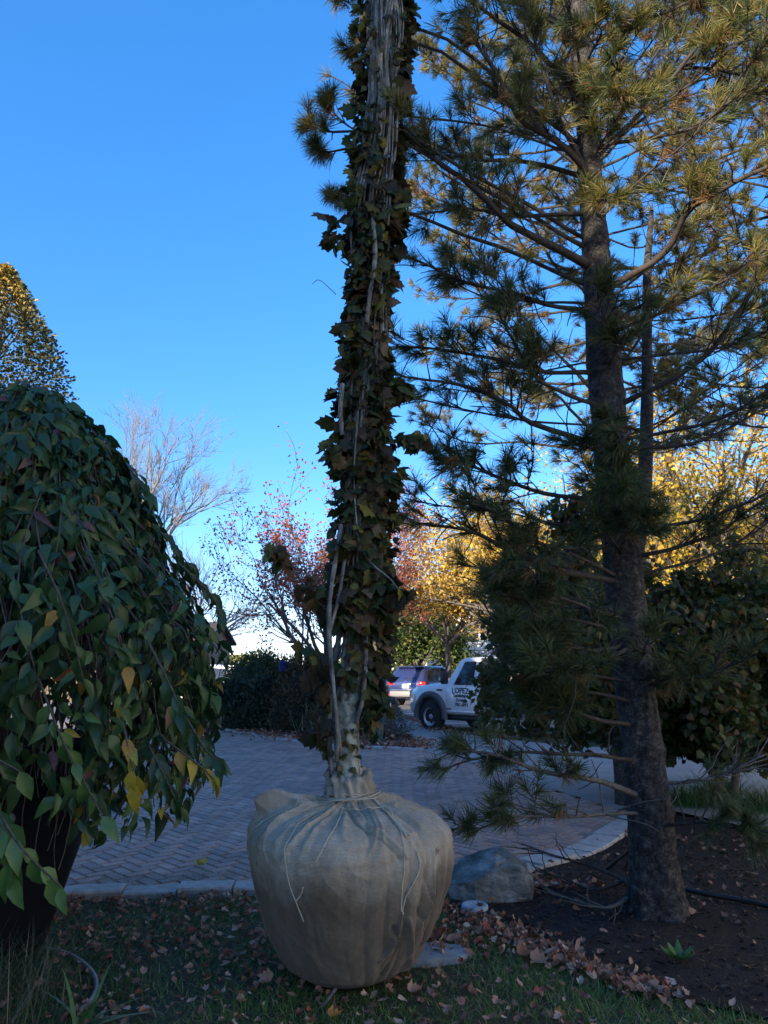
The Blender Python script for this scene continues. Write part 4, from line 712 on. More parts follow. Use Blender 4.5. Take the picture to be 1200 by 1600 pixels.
wk = RNG.integers(0, 3, len(Lp)); OV2 = OV * A(1.05, .95, 1.2) + np.c_[.10 * OV[:, 1] ** 2, np.zeros(11), -.45 * OV[:, 1] ** 2 + .35 * OV[:, 0] * OV[:, 1]]; OV3 = OV * A(.8, 1.05, 2.6) + np.c_[-.12 * OV[:, 1] ** 2, np.zeros(11), -.2 * OV[:, 1] ** 2 - .3 * OV[:, 0] * OV[:, 1]]
for mi in range(3):
    for wi, wt_ in enumerate((OV * A(.95, 1, 1.5), OV2, OV3)): m = (Lm == mi) & (wk == wi); mb.inst(wt_, OVF, Lp[m], La[m], Ln[m], Ls[m], mi)
mb.build('crown', [M['weep'], M['weep_light'], M['weep_yellow']], wt)

# ------------------------------------------------------------------ small things near the camera
mb = MB(); q = smooth_path([G(20, 1476, .012), G(62, 1482, .012), G(108, 1492, .012), (G(142, 1517, .012)), G(151, 1543, .012), G(140, 1566, .012), G(124, 1580, .012)], 60); mb.tubes(q, np.full(60, .0125), 10)
tag(mb.build('garden_hose', M['hose']), 'brown garden hose curving out from behind the planter foot', 'hose')
mb = MB(); q = smooth_path([G(1050, 1384, .04), G(1100, 1396, .035), G(1150, 1405, .03), G(1230, 1422, .03)], 40); mb.tubes(q, np.full(40, .017), 10)
tag(mb.build('drip_pipe', M['pipe']), 'black irrigation pipe lying on the mulch right of the pine', 'pipe')
def clump(name, label, cat, c, n, Lmin, Lmax, wd, bend, spread, mat, rad_=.1, group=None, up=.9, segs=5):
    mb = MB(); b = np.c_[RNG.normal(0, rad_, (n, 2)), np.zeros(n)] + np.asarray(c); d = rdir(n) * A(spread, spread, .1) + A(0, 0, up)
    blades(mb, b, d, RNG.uniform(Lmin, Lmax, n), RNG.uniform(wd * .7, wd * 1.2, n), RNG.uniform(bend * .4, bend * 1.3, n), segs); return tag(mb.build(name, mat), label, cat, group)
clump('fountain_grass', 'feathery pale grass clump at the foot of the black planter', 'grass clump', G(15, 1560), 420, .25, .5, .0035, .45, .6, M['grass_long'], .13)
clump('fountain_grass', 'second feathery grass clump in the lower left corner', 'grass clump', G(-60, 1640), 320, .3, .55, .0035, .45, .6, M['grass_long'], .13)
mb = MB(); b = np.tile(G(118, 1612), (9, 1)) + RNG.normal(0, .025, (9, 3)) * A(1, 1, 0); d = np.array([(.55, .1, .5), (.7, .0, .45), (.45, .25, .6), (.3, -.2, .7), (.8, .2, .35), (-.2, .1, .8), (.1, .3, .8), (-.5, 0, .7), (.6, -.25, .5)])
blades(mb, b, d, RNG.uniform(.24, .36, 9), np.full(9, .024), np.full(9, .3), 6); tag(mb.build('strap_leaf_plant', M['liriope']), 'broad green strap leaves arching at the bottom left edge', 'plant')
for px, py, lb in ((1075, 1262, 'light green strappy clump just right of the pine trunk'), (1125, 1240, 'strappy clump hidden behind the leaning maple stems'), (1188, 1270, 'strappy grass clump at the right edge of the photo')):
    clump('lilyturf', lb, 'grass clump', G(px, py), 260, .32, .55, .011, .55, .75, M['liriope'], .14, 'lilyturf clumps behind the pine')
mb = MB(); c = G(1062, 1500, .015); n = 15; a = np.arange(n) * 2.4; ax = np.c_[np.cos(a), np.sin(a), .35 + .5 * (np.arange(n) / n)]
mb.inst(OV * A(.85, 1, -.6), OVF, np.tile(c, (n, 1)), ax, np.tile(A(0, 0, 1), (n, 1)), RNG.uniform(.07, .115, n)); tag(mb.build('weed', M['weep_light']), 'small green weed rosette growing in bare mulch', 'weed')
# boulder
import bmesh
def boulder(c, size, rz, planes, mat, name):
    bm = bmesh.new(); bmesh.ops.create_icosphere(bm, subdivisions=6, radius=1); V = np.array([v.co for v in bm.verts]); fc = np.array([[v.index for v in f.verts] for f in bm.faces]); bm.free()
    for nx, ny, nz, d in planes:
        nn = norm(A(nx, ny, nz)); ex_ = V @ nn - d; V = V - np.clip(ex_, 0, None)[:, None] * nn
    V = V * (1 + .03 * vnoise(V, 3.5) - .05 * np.clip(1 - 3 * np.abs(vnoise(V + 4, 4)), 0, 1) ** 2 + .02 * vnoise(V, 9) + .012 * vnoise(V, 22))[:, None]; V = V * np.asarray(size); co, si = math.cos(rz), math.sin(rz)
    return MB().add(np.c_[V[:, 0] * co - V[:, 1] * si, V[:, 0] * si + V[:, 1] * co, V[:, 2]] + np.asarray(c), fc).build(name, mat)
bc = P(769, 1385, 5.5); o = boulder((bc[0], 5.55, .07), (.33, .27, .23), .1, [(-.55, -.15, .8, .62), (.1, -.35, .95, .80), (.1, -1, .12, .72), (.95, -.3, .2, .80), (-.8, -.6, .1, .85), (.7, -.2, .75, .85), (-.2, -.75, .62, .84)], M['rock'], 'boulder')
tag(o, 'grey boulder resting on the kerb right of the burlap ball', 'boulder')
c = G(742, 1421); mb = MB().lathe([(0, .03), (.06, .03), (.062, .033), (.078, .033), (.085, .028), (.087, .0), (.09, -.03)], c, 40)
lid = mb.build('valve_cover', M['lid']); tag(lid, 'round pale blue utility cover set in grass below the boulder', 'cover'); lid.rotation_euler = (0, 0, 0)
def flag(c, r, label, seed):
    a = np.linspace(0, 6.28, 11, endpoint=False); rr = r * (1 + .16 * np.sin(a * 2 + seed) + .08 * np.sin(a * 3 + 2 * seed)); p_ = np.c_[c[0] + rr * np.cos(a) * 1.25, c[1] + rr * np.sin(a)]
    tag(MB().prism(p_, -.02, .02).build('stepping_stone', M['flag'], smooth=False), label, 'stepping stone', 'flat stones by the root ball')
flag(G(672, 1492), .15, 'pale flat stepping stone half covered by leaves beside the burlap ball', 1.0)
# single leaves that stand out
def big_leaf(name, px, py, s, mat, label, cat='leaf', z=.012, T=CURL, TF=LOF, ground_z=0, nd=(.2, -.3, 1)):
    mb = MB().inst(T, TF, np.array([G(px, py, z)]), [norm(A(*RNG.normal(0, 1, 2), .1))], [A(*nd)], [s]); tag(mb.build(name, mat), label, cat)
big_leaf('leaf', 320, 1354, .10, M['yellow_leaf'], 'yellow green leaf lying on the pavers near the kerb', z=.03)
big_leaf('dry_leaf', 812, 1496, .10, M['litter'], 'large curled dry leaf standing up in the lawn below the mulch edge'); big_leaf('dry_leaf', 832, 1503, .09, M['litter_dark'], 'dark curled leaf touching the large dry leaf on the lawn', nd=(.6, -.5, .6))
big_leaf('dry_leaf', 640, 1552, .07, M['litter_dark'], 'brown leaf at the right foot of the burlap ball'); big_leaf('dry_leaf', 515, 1590, .06, M['orange_leaf'], 'orange leaf lying in grass below the burlap ball')
big_leaf('dry_leaf', 425, 1532, .075, M['litter_dark'], 'reddish brown leaf at the left foot of the burlap ball', nd=(-.3, -.6, .7)); big_leaf('dry_leaf', 301, 1429, .08, M['litter'], 'pale pink leaf on the lawn just below the kerb')
big_leaf('dry_leaf', 868, 1588, .055, M['orange_leaf'], 'orange leaf in the grass at the bottom right')
# bare branches on the mulch
for pts, lb in (([(1015, 1385, .12), (985, 1400, .08), (950, 1418, .05), (900, 1408, .04), (850, 1388, .05)], 'grey dead branch lying on mulch left of the pine foot'), ([(1000, 1395, .2), (975, 1375, .12), (920, 1352, .1), (860, 1335, .18), (815, 1318, .22)], 'thin forked branch rising over the curved kerb'), ([(990, 1370, .14), (930, 1390, .06), (880, 1372, .06), (835, 1360, .1)], 'dark twiggy branch between the boulder and the pine'), ([(945, 1360, .05), (985, 1330, .3), (978, 1362, .12), (1000, 1400, .05)], 'bent brown twig propped against the pine trunk')):
    q = smooth_path([G(a, b, z) for a, b, z in pts], 24); mb = MB().tubes(q, np.linspace(.015, .005, 24), 7, lump=.15, ls=25); tw_ = []
    for k in range(10):
        i0 = RNG.integers(6, 23); d = norm(q[min(i0 + 1, 23)] - q[i0 - 1]) + rdir(1)[0] * A(.9, .9, .4); pp = [q[i0]]
        for s in range(5): d = norm(d + RNG.normal(0, .12, 3)); pp.append(pp[-1] + d * RNG.uniform(.03, .07))
        pp = np.array(pp); pp[:, 2] = np.maximum(pp[:, 2], .015); tw_.append(pp)
    mb.tubes(np.array(tw_), np.tile(np.linspace(.005, .002, 6), (10, 1)), 4); tag(mb.build('dead_branch', M['grey_limb' if 'grey' in lb else 'pine_limb']), lb, 'branch')

# ------------------------------------------------------------------ maple behind the pine
mp = thing('maple_shrub', 'dark multi stemmed maple spreading behind the pine, golden light through its leaves', 'tree', G(1135, 1262)); out, tips = [], []
mcfg = dict(wob=.12, up=-.01, n=[0, 4, 4, 4], spread=.65, lr=.62, rr=.6, taper=.5, leaf_lev=1, rmin=.005)
b0 = G(1135, 1262); by_ = b0[1]; tk = MB()
for pts, r0 in (([(1140, 1262, by_), (1110, 1200, by_), (1078, 1150, by_ - .05), (1030, 1080, by_), (960, 1010, by_), (880, 960, by_ + .1)], .062), ([(1128, 1258, by_), (1122, 1180, by_), (1118, 1090, by_ + .1), (1100, 980, by_ + .2), (1050, 900, by_ + .3)], .05), ([(1145, 1262, by_), (1152, 1180, by_), (1160, 1090, by_), (1170, 960, by_ + .2), (1150, 860, by_ + .3)], .045), ([(1078, 1150, by_), (1000, 1110, by_ + .3), (920, 1085, by_ + .4), (850, 1065, by_ + .4)], .032), ([(1150, 1180, by_), (1210, 1100, by_), (1290, 1000, by_)], .03), ([(1110, 1200, by_), (1060, 1150, by_ + .5), (960, 1120, by_ + .9), (860, 1120, by_ + 1.0)], .02), ([(1152, 1180, by_), (1180, 1140, by_ + .4), (1220, 1130, by_ + .8)], .02), ([(1122, 1180, by_), (1080, 1120, by_ + .6), (1060, 1080, by_ + 1.0)], .02), ([(1030, 1080, by_), (920, 1010, by_ - .2), (850, 975, by_ - .2), (820, 960, by_ - .2)], .02), ([(1100, 980, by_ + .2), (980, 920, by_ + .6), (860, 880, by_ + .8)], .025)):
    q = smooth_path([P(*p) for p in pts], 30); tk.tubes(q, np.linspace(r0, r0 * .4, 30), 9, lump=.1, ls=10)
    for k in range(9):
        i0 = RNG.integers(9, 30); h = rdir(1)[0] * A(1, 1, .25); grow(q[i0], norm(h + A(0, 0, .15)), RNG.uniform(.5, .85), r0 * .35, 2, mcfg, out, tips)
tubes_of(tk, out, 4); tk.build('trunk', M['tree_bark'], mp); tips = [t_ for t_ in tips if t_[0][0] > 1.25]; mb = MB(); leafy(mb, tips, 5, .08, .05, .09, LO, LOF, .5, zmin=.5); mb.build('crown', M['maple_leaf'], mp)

# ------------------------------------------------------------------ planted island
def mound(name, label, c, size, n, smin, smax, mat, group=None, tall=1.0, spiky=.5, cat='shrub'):
    c = np.asarray(c, float); t = thing(name, label, cat, c, group=group); size = np.asarray(size); u = rdir(n); u[:, 2] = np.abs(u[:, 2]) * 1.0 - .12 * RNG.uniform(0, 1, n)
    f = 1 + .10 * vnoise(u, 3) + .07 * vnoise(u, 8) + RNG.normal(0, .035, n) - .10 * RNG.uniform(0, 1, n) ** 2; pos = c + u * f[:, None] * size
    nr = norm(u / size); mb = MB(); mb.inst(DI, DIF, pos, norm(nr * spiky + rdir(n) * .6 + A(0, 0, .35 * tall)), norm(nr + rdir(n) * .8), RNG.uniform(smin, smax, n)); mb.build('foliage', mat, t)
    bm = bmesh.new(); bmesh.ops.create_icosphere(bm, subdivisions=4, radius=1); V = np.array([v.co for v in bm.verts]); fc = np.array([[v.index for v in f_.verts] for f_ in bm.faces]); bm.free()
    V[:, 2] = np.maximum(V[:, 2], -.05); V = V * (.86 + .08 * vnoise(V, 3) + .06 * vnoise(V, 8))[:, None]; MB().add(V * size + c, fc).build('dark_core', M['core'], t); return t  # solid dark lump painting the shade inside the shrub
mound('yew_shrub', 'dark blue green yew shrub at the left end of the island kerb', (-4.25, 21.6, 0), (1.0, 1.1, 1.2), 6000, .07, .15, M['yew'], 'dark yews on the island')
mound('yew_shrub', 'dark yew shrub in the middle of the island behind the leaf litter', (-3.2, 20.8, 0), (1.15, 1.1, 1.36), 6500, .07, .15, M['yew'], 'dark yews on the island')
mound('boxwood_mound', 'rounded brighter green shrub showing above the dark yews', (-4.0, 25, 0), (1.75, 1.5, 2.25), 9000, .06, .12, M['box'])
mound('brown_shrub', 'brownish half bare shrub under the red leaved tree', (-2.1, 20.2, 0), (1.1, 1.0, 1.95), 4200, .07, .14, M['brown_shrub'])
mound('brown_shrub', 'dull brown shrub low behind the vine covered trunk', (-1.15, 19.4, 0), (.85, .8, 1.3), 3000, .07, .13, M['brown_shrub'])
for k, (px, py, lb) in enumerate(((505, 1152, 'iris clump in front of the brown shrub, leftmost'), (535, 1150, 'iris clump with tall grey green blades beside the vine covered trunk'), (475, 1146, 'sparse thin iris clump before the dark yew'), (578, 1158, 'iris clump showing just right of the trunk base'))):
    clump('iris_clump', lb, 'plant', G(px, py, .03), (26, 40, 10, 16)[k], .45, .95, .035, .12, .35, M['iris'], .16, 'iris clumps on the island')
def spruce(name, label, c, H, r, n):
    c = np.asarray(c, float); t = thing(name, label, 'shrub', c); MB().tubes(smooth_path([c, c + A(0, 0, H)], 8), np.linspace(.03, .008, 8), 6).build('trunk', M['tree_bark'], t)
    z = RNG.uniform(0, 1, n) ** 1.3; a = np.round(RNG.uniform(0, 1, n) * 9 + z * 4) / 9 * 6.28 + RNG.normal(0, .12, n); rr = r * (1 - z) * RNG.uniform(.25, 1, n) ** .6 + .02; d = np.c_[np.cos(a), np.sin(a), a * 0]
    pos = c + d * rr[:, None] + np.c_[z * 0, z * 0, z * H * .95 + .06 + .12 * rr]; mb = MB(); mb.inst(DI * A(.6, 1, 1), DIF, pos, norm(d + rdir(n) * .7 + A(0, 0, .3)), rdir(n), RNG.uniform(.05, .10, n)); mb.build('foliage', M['spruce'], t)
spruce('dwarf_blue_spruce', 'small silvery blue spruce right of the vine covered trunk on the island', G(612, 1150, .03), .85, .5, 2200)
spruce('dwarf_blue_spruce', 'low blue grey spruce left of the vine covered trunk behind the irises', G(520, 1140, .03), .8, .5, 1800)
rcfg = dict(wob=.10, up=.05, n=[0, 4, 5, 5, 3], spread=.6, lr=.66, rr=.6, taper=.45, el=.75, mainL=.55, leaf_lev=0, rmin=.007)
rt, tips_ = tree('red_leaf_tree', 'small spreading tree with sparse red leaves rising from the island shrubs', 'tree', (-1.55, 20.5, 0), 6.9, rcfg, M['red_leaf'], M['tree_bark'], .12, 3, .09, .06, .11, 1.7, 3, nmain=9)
q = P(601, 1120, 18.5); mb = MB(); pole = thing('garden_pole', 'thin dark metal pole standing in the island beside the trunk', 'pole', (q[0], 18.5, 0))
MB().tubes(np.array([A(q[0], 18.5, 0), A(q[0], 18.5, 1.2), A(q[0], 18.5, 2.3)]), np.full(3, .028), 8).build('shaft', M['dark_metal'], pole); MB().lathe([(0, 2.42), (.03, 2.40), (.045, 2.36), (.03, 2.31), (.028, 2.28)], (q[0], 18.5, 0), 12).build('finial', M['dark_metal'], pole)
q = P(442, 1040, 19.8); mb = MB().lathe([(.07, 0), (.09, .02), (.11, .24), (.12, .26), (.11, .27), (.10, .25), (.08, .04), (0, .03)], (q[0], 19.8, q[2] - .15), 20); tag(mb.build('bucket', M['blue_tarp']), 'small bright blue bucket caught in the shrubs under the red tree', 'bucket')

# ------------------------------------------------------------------ background trees
tcfg = dict(wob=.08, up=.035, n=[0, 5, 5, 5, 4], spread=.48, lr=.64, rr=.62, taper=.5, el=.85, mainL=.5, rmin=.011, leaf_lev=-1, leader=True)
tree('bare_tree', 'tall pale leafless tree far off behind the weeping tree', 'tree', (-15.8, 46, 0), 17.8, tcfg, None, M['pale_bark'], .32, 0, 0, 0, 0, 7.0, 4, nmain=6)
tree('bare_tree', 'lower leafless tree between the pale tree and the red tree', 'tree', (-13.0, 52, 0), 11.5, tcfg, None, M['pale_bark'], .22, 0, 0, 0, 0, 3.0, 3, nmain=6)
ht = thing('columnar_hornbeam', 'narrow columnar tree, bronze leaves with a sunlit orange top, left edge', 'tree', (-8.0, 14.2, 0)); tk = MB().tubes(smooth_path([A(-8, 14.2, 0), A(-7.95, 14.2, 5), A(-7.9, 14.2, 9.2)], 30), np.linspace(.16, .02, 30), 9)
n = 30000; z = RNG.uniform(2.2, 9.85, n); a = RNG.uniform(0, 6.28, n); prof = np.interp(z, [2, 4, 6.5, 7.6, 8.6, 9.3, 9.85], [1.2, 1.55, 1.6, 1.38, .95, .5, .08]); rr = prof * np.sqrt(RNG.uniform(.12, 1, n)) * (1 + .22 * vnoise(np.c_[np.cos(a), np.sin(a), z], 3.4)); rd = np.c_[np.cos(a), np.sin(a), a * 0]
pos = A(-7.95, 14.2, 0) + rd * rr[:, None] + np.c_[z * 0, z * 0, z]; keep = vnoise(pos, 3.2) > -.6; pos, rd = pos[keep], rd[keep]; n = len(pos)
mb = MB(); sun_tint = RNG.uniform(0, 1, n) < np.clip((pos[:, 2] - 8.3) / 1.6, 0, .6)  # amber leaves paint sunlight into the top of the crown
for mi, m_ in enumerate((~sun_tint, sun_tint)): k_ = m_.sum(); mb.inst(DI * A(1.25, 1, 1), DIF, pos[m_], norm(rd[m_] + rdir(k_) * .8 + A(0, 0, -.1)), norm(rdir(k_) + A(0, 0, .6)), RNG.uniform(.06, .10, k_), mi); br = []
for k in range(70):
    z0 = RNG.uniform(1.5, 8.6); a0 = RNG.uniform(0, 6.28); L = np.interp(z0, [1.5, 6, 9], [2.2, 1.8, .9]); d = A(math.cos(a0) * .45, math.sin(a0) * .45, .9); br.append(A(-7.95, 14.2, z0) + d * L * np.linspace(0, 1, 7)[:, None] + np.r_[[(0, 0, 0)], RNG.normal(0, .03, (6, 3))])
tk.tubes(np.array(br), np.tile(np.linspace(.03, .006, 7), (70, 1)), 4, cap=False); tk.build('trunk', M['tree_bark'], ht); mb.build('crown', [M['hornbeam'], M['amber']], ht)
ycfg = dict(wob=.10, up=.03, n=[0, 4, 4, 4], spread=.6, lr=.66, rr=.6, taper=.5, el=.8, mainL=.55, leaf_lev=1, rmin=.012, leader=True)
def bgtree(label, px, Y, H, mat, per, sp, s0, s1, th_=2.0, r=.2, nmain=6, group='autumn trees beyond the street', name='autumn_tree', cfg=ycfg):
    tree(name, label, 'tree', (P(px, 1050, Y)[0], Y, 0), H, cfg, mat, M['tree_bark'], r, per, sp, s0, s1, th_, 2 if per > 0 else 3, group, nmain)
ycfg['n'] = [0, 6, 6]
bgtree('bright golden tree filling the right edge behind the pine', 1190, 22, 11.0, M['gold'], 7, .22, .10, .19, 2.2, .24, 8)
bgtree('broad yellow green tree low behind the maple at right', 1080, 26, 8.5, M['gold_green'], 7, .22, .12, .2, 1.6, .2, 8)
bgtree('golden tree seen through the middle of the pine', 800, 33, 10.5, M['gold'], 7, .25, .14, .24, 2.2, .24, 8)
bgtree('amber tree just right of the vine covered trunk above the truck', 700, 36, 9.2, M['amber'], 4, .22, .12, .22, 3.0, .16, 6)
bgtree('amber tree behind the large pine trunk', 930, 30, 9.5, M['amber'], 7, .25, .14, .24, 2.2, .22, 8)
bgtree('green tree still in leaf above the blue car', 645, 46, 6.2, M['green_leaf'], 9, .25, .16, .28, 1.2, .18, 8)
bgtree('maroon leaved tree peeping out right of the vine column', 585, 32, 7.0, M['dull_red'], 1, .15, .09, .16, 2.6, .15, 6)
bgtree('golden tree beyond the right hand houses', 1010, 40, 11, M['gold'], 7, .3, .18, .3, 2.2, .24, 8)
bgtree('pale amber tree at the far right behind the golden one', 1330, 27, 12.5, M['amber'], 6, .28, .14, .26, 2.2, .24, 8)
bgtree('dense evergreen added unseen behind the weeping tree to shade the island shrubs', -30, 18.2, 5.2, M['yew'], 12, .25, .10, .2, .6, .2, 9, None, 'shade_evergreen')  # unseen tree, added to throw shade on the island shrubs
n = 26000; x = RNG.uniform(-70, 90, n); hgt = np.where(x < -1, 2.6, 6.5) * (1 + .35 * vnoise(np.c_[x, x * 0, x * 0], .25)); pos = np.c_[x, 72 + RNG.uniform(-4, 4, n), hgt * RNG.uniform(0, 1, n) ** .8]
mb = MB(); mb.inst(DI, DIF, pos, rdir(n), rdir(n), RNG.uniform(.4, .9, n)); tag(mb.build('far_woodland', M['gold_green']), 'distant line of autumn woodland closing the street', 'woodland', kind='stuff')

# ------------------------------------------------------------------ vehicles (local frame: +Y forward, +X right)
def loft(stations, ring):
    V = np.array([ring(*s) for s in stations]); n, m, _ = V.shape; mb = MB(); i = np.arange(n - 1)[:, None] * m; j = np.arange(m)[None]; k = (j + 1) % m
    mb.add(V.reshape(-1, 3), [np.stack([i + j, i + k, i + m + k, i + m + j], -1).reshape(-1, 4), np.arange(m)[::-1][None], ((n - 1) * m + np.arange(m))[None]]); return mb, V
def car_ring(y, zb, belt, zr, w, wr):
    h = [(w * .86, zb), (w * .97, zb + .08), (w, zb + (belt - zb) * .5), (w * .985, belt - .06), (w * .95, belt), (wr + (w * .95 - wr) * .12, zr - .10), (wr * .90, zr - .03), (wr * .6, zr)]
    return [(x, y, z) for x, z in h] + [(-x, y, z) for x, z in h[::-1]]
def wheel(parent, x, y, r, wd, sx, spokes=True):
    t = MB().lathe([(r * .62, -wd / 2), (r * .93, -wd / 2), (r, -wd / 2 + .03), (r, wd / 2 - .03), (r * .93, wd / 2), (r * .62, wd / 2)], (0, 0, 0), 32)
    V = np.vstack(t.v); t.v = [np.c_[V[:, 2], V[:, 0], V[:, 1]] + A(x, y, r)]; o = t.build('wheel', M['rubber'], parent)
    m = MB().lathe([(0, wd * .30), (r * .16, wd * .34), (r * .2, wd * .18), (r * .5, wd * .14), (r * .6, wd * .42), (r * .64, wd * .46), (r * .64, -wd * .4)], (0, 0, 0), 32); V = np.vstack(m.v); m.v = [np.c_[V[:, 2] * sx, V[:, 0], V[:, 1]] + A(x, y, r)]
    m.build('rim', M['rim'], o); h = MB()
    if spokes:
        for k in range(8): a = k * math.pi / 4; h.lathe([(0, .012), (r * .085, .010), (r * .09, 0)], (0, 0, 0), 10); V = h.v[-1]; h.v[-1] = np.c_[(V[:, 2] + wd * .19) * sx, V[:, 0] + r * .36 * math.cos(a), V[:, 1] + r * .36 * math.sin(a)] + A(x, y, r)
        h.build('rim_holes', M['trim'], o)
def suv(name, label, loc, rz, paint, group=None):
    t = thing(name, label, 'car', loc, rz, group, local=True)
    st = [(-2.46, .50, .95, 1.02, .84, .80), (-2.42, .42, 1.06, 1.14, .94, .88), (-2.30, .36, 1.10, 1.30, .98, .86), (-2.10, .34, 1.12, 1.62, .99, .80), (-1.92, .34, 1.12, 1.76, .99, .78), (-1.2, .32, 1.10, 1.82, .99, .77), (-.2, .30, 1.08, 1.83, .99, .77), (.45, .30, 1.06, 1.74, .99, .76), (.95, .30, 1.04, 1.40, .99, .80), (1.25, .30, 1.03, 1.16, .99, .88), (1.9, .32, .98, 1.09, .97, .86), (2.3, .38, .88, .98, .92, .80), (2.44, .48, .78, .84, .82, .72)]
    mb, V = loft(st, car_ring); body = mb.build('body', paint, t); g = MB()
    for sgn, ia, ib in ((1, 4, 5), (-1, 11, 10)):                       # side glass, one pane per opening
        for s0, s1 in ((3, 4), (4, 5), (5, 6), (6, 8)):
            q0, q1 = V[s0], V[s1]; P4 = np.array([q0[ia], q1[ia], q1[ib], q0[ib]]); c = P4.mean(0); P4 = c + (P4 - c) * A(1, .9, .86) + A(.012 * sgn, 0, 0)
            MB().add(P4, np.array([[0, 1, 2, 3]])).build('side_window', M['glass'], t, smooth=False)
    p4 = A((-.80, -2.30 - .03, 1.20), (.80, -2.30 - .03, 1.20), (.68, -1.96 - .035, 1.70), (-.68, -1.96 - .035, 1.70)) if False else np.array([(-.78, -2.345, 1.21), (.78, -2.345, 1.21), (.66, -2.015, 1.68), (-.66, -2.015, 1.68)])
    MB().prism([(0, 0), (1, 0), (1, 1), (0, 1)], 0, 1).v
    rw = MB().add(np.vstack([p4, p4 + A(0, .05, -.02)]), np.array([(0, 1, 2, 3), (7, 6, 5, 4), (0, 4, 5, 1), (1, 5, 6, 2), (2, 6, 7, 3), (3, 7, 4, 0)])).build('rear_window', M['glass'], t, smooth=False)
    MB().tubes(np.array([A(-.1, -2.37, 1.23), A(.1, -2.36, 1.25), A(.36, -2.33, 1.27)]), np.full(3, .012), 5).build('wiper', M['trim'], t)
    MB().box((0, -2.02, 1.755), (1.34, .30, .05), 0, 0, .02).build('spoiler', paint, t)
    for sx in (-1, 1):
        MB().box((sx * .80, -2.37, 1.02), (.34, .20, .16), sx * .35, 0, .03).build('tail_light', M['tail'], t); MB().box((sx * .78, -2.47, .52), (.22, .05, .07), 0, 0, .01).build('reflector', M['tail'], t)
        MB().box((sx * .99, .95, 1.10), (.2, .12, .15), 0, 0, .03).build('mirror', paint, t)
        for y in (-1.45, 1.42): wheel(t, sx * .88, y, .37, .25, sx)
    MB().box((0, -2.47, .56), (1.66, .10, .26), 0, 0, .04).build('rear_bumper', M['grey_trim'], t); MB().box((0, -2.485, .74), (1.6, .05, .05), 0, 0, .015).build('bumper_strip', M['chrome'], t)
    MB().box((0, -2.455, 1.01), (.9, .04, .035), 0, 0, .01).build('trim_bar', M['chrome'], t); MB().box((0, -2.475, .90), (.36, .03, .18), 0, 0, .01).build('number_plate', M['plate'], t)
    b = MB(); b.box((-.04, -2.42, 1.12), (.018, .03, .08)); b.box((.04, -2.42, 1.12), (.018, .03, .08)); b.box((0, -2.422, 1.12), (.064, .028, .016)); b.build('badge', M['chrome'], t)
    MB().box((0, 2.43, .62), (1.5, .06, .3), 0, 0, .03).build('grille', M['trim'], t)
    for sx in (-1, 1): MB().box((sx * .72, 2.34, .80), (.36, .16, .14), -sx * .3, 0, .03).build('headlight', M['chrome'], t)
    return t
suv('parked_suv', 'dark blue family car parked across the street, seen from behind', (2.25, 36.6, -.03), rad(-31), M['blue_paint'])
suv('parked_suv', 'black car mostly hidden behind the vine covered trunk', (-.65, 41, -.03), rad(-31), M['black_paint'])
suv('parked_suv', 'white car half hidden behind the rounded green shrub', (-8.3, 33.5, 0), rad(75), M['white_paint'])
# the landscaper's truck
TS = .92; tr = thing('pickup_truck', 'white work truck with dark flatbed and black lettering on its door', 'truck', (1.95, 20.95, -.04), rad(40), local=True); tr.scale = (TS, TS, TS)
st = [(1.0, .55, .9, 1.10, .86, .78), (.96, .50, 1.05, 1.20, .93, .84), (.6, .50, 1.14, 1.30, .97, .86), (.0, .52, 1.20, 1.36, .99, .86), (-.42, .52, 1.24, 1.41, .99, .86), (-.55, .50, 1.26, 1.45, .99, .86), (-.95, .50, 1.28, 2.02, .99, .74), (-1.15, .50, 1.28, 2.08, .99, .72), (-1.75, .50, 1.28, 2.08, .99, .72), (-1.85, .50, 1.28, 2.04, .98, .72)]
def truck_ring(y, zb, belt, zr, w, wr):
    h = [(w * .90, zb), (w * .99, zb + .06), (w, zb + (belt - zb) * .5), (w * .99, belt - .10), (w * .95, belt), (wr + (w * .95 - wr) * .10, zr - .08), (wr * .93, zr - .02), (wr * .6, zr)]
    return [(x, y, z) for x, z in h] + [(-x, y, z) for x, z in h[::-1]]
mb, V = loft(st, truck_ring); body = mb.build('body', M['white_paint'], tr)
for sgn, ia, ib in ((1, 4, 5), (-1, 11, 10)):
    P4 = np.array([V[6][ia] + A(0, .12, .0), V[8][ia] + A(0, .1, 0), V[8][ib] + A(0, .1, 0), V[7][ib]]); c = P4.mean(0); P4 = c + (P4 - c) * A(1, .88, .88) + A(.012 * sgn, 0, 0); MB().add(P4, np.array([[0, 1, 2, 3]])).build('side_window', M['glass'], tr, smooth=False)
MB().add(np.array([(-.76, -.60, 1.48), (.76, -.60, 1.48), (.66, -.93, 1.98), (-.66, -.93, 1.98)]), np.array([[0, 1, 2, 3]])).build('windshield', M['glass'], tr, smooth=False)
dr = MB(); dr.box((-.997, -1.18, .93), (.016, 1.14, .72), 0, 0, .006); door = dr.build('door', M['white_paint'], tr)
MB().box((-1.01, -1.60, 1.16), (.03, .17, .05), 0, 0, .012).build('handle', M['trim'], door); MB().box((-1.006, -.36, 1.17), (.02, .22, .045), 0, 0, .008).build('fender_vent', M['trim'], tr); MB().box((-1.004, -.72, .66), (.012, .22, .03)).build('side_badge', M['trim'], door)
MB().box((-1.003, -1.18, .60), (.02, 1.2, .05), 0, 0, .008).build('side_moulding', M['white_paint'], tr)
MB().box((-1.15, -.72, 1.52), (.30, .09, .36), 0, 0, .04).build('mirror', M['trim'], tr); MB().box((1.15, -.72, 1.52), (.30, .09, .36), 0, 0, .04).build('mirror', M['trim'], tr)
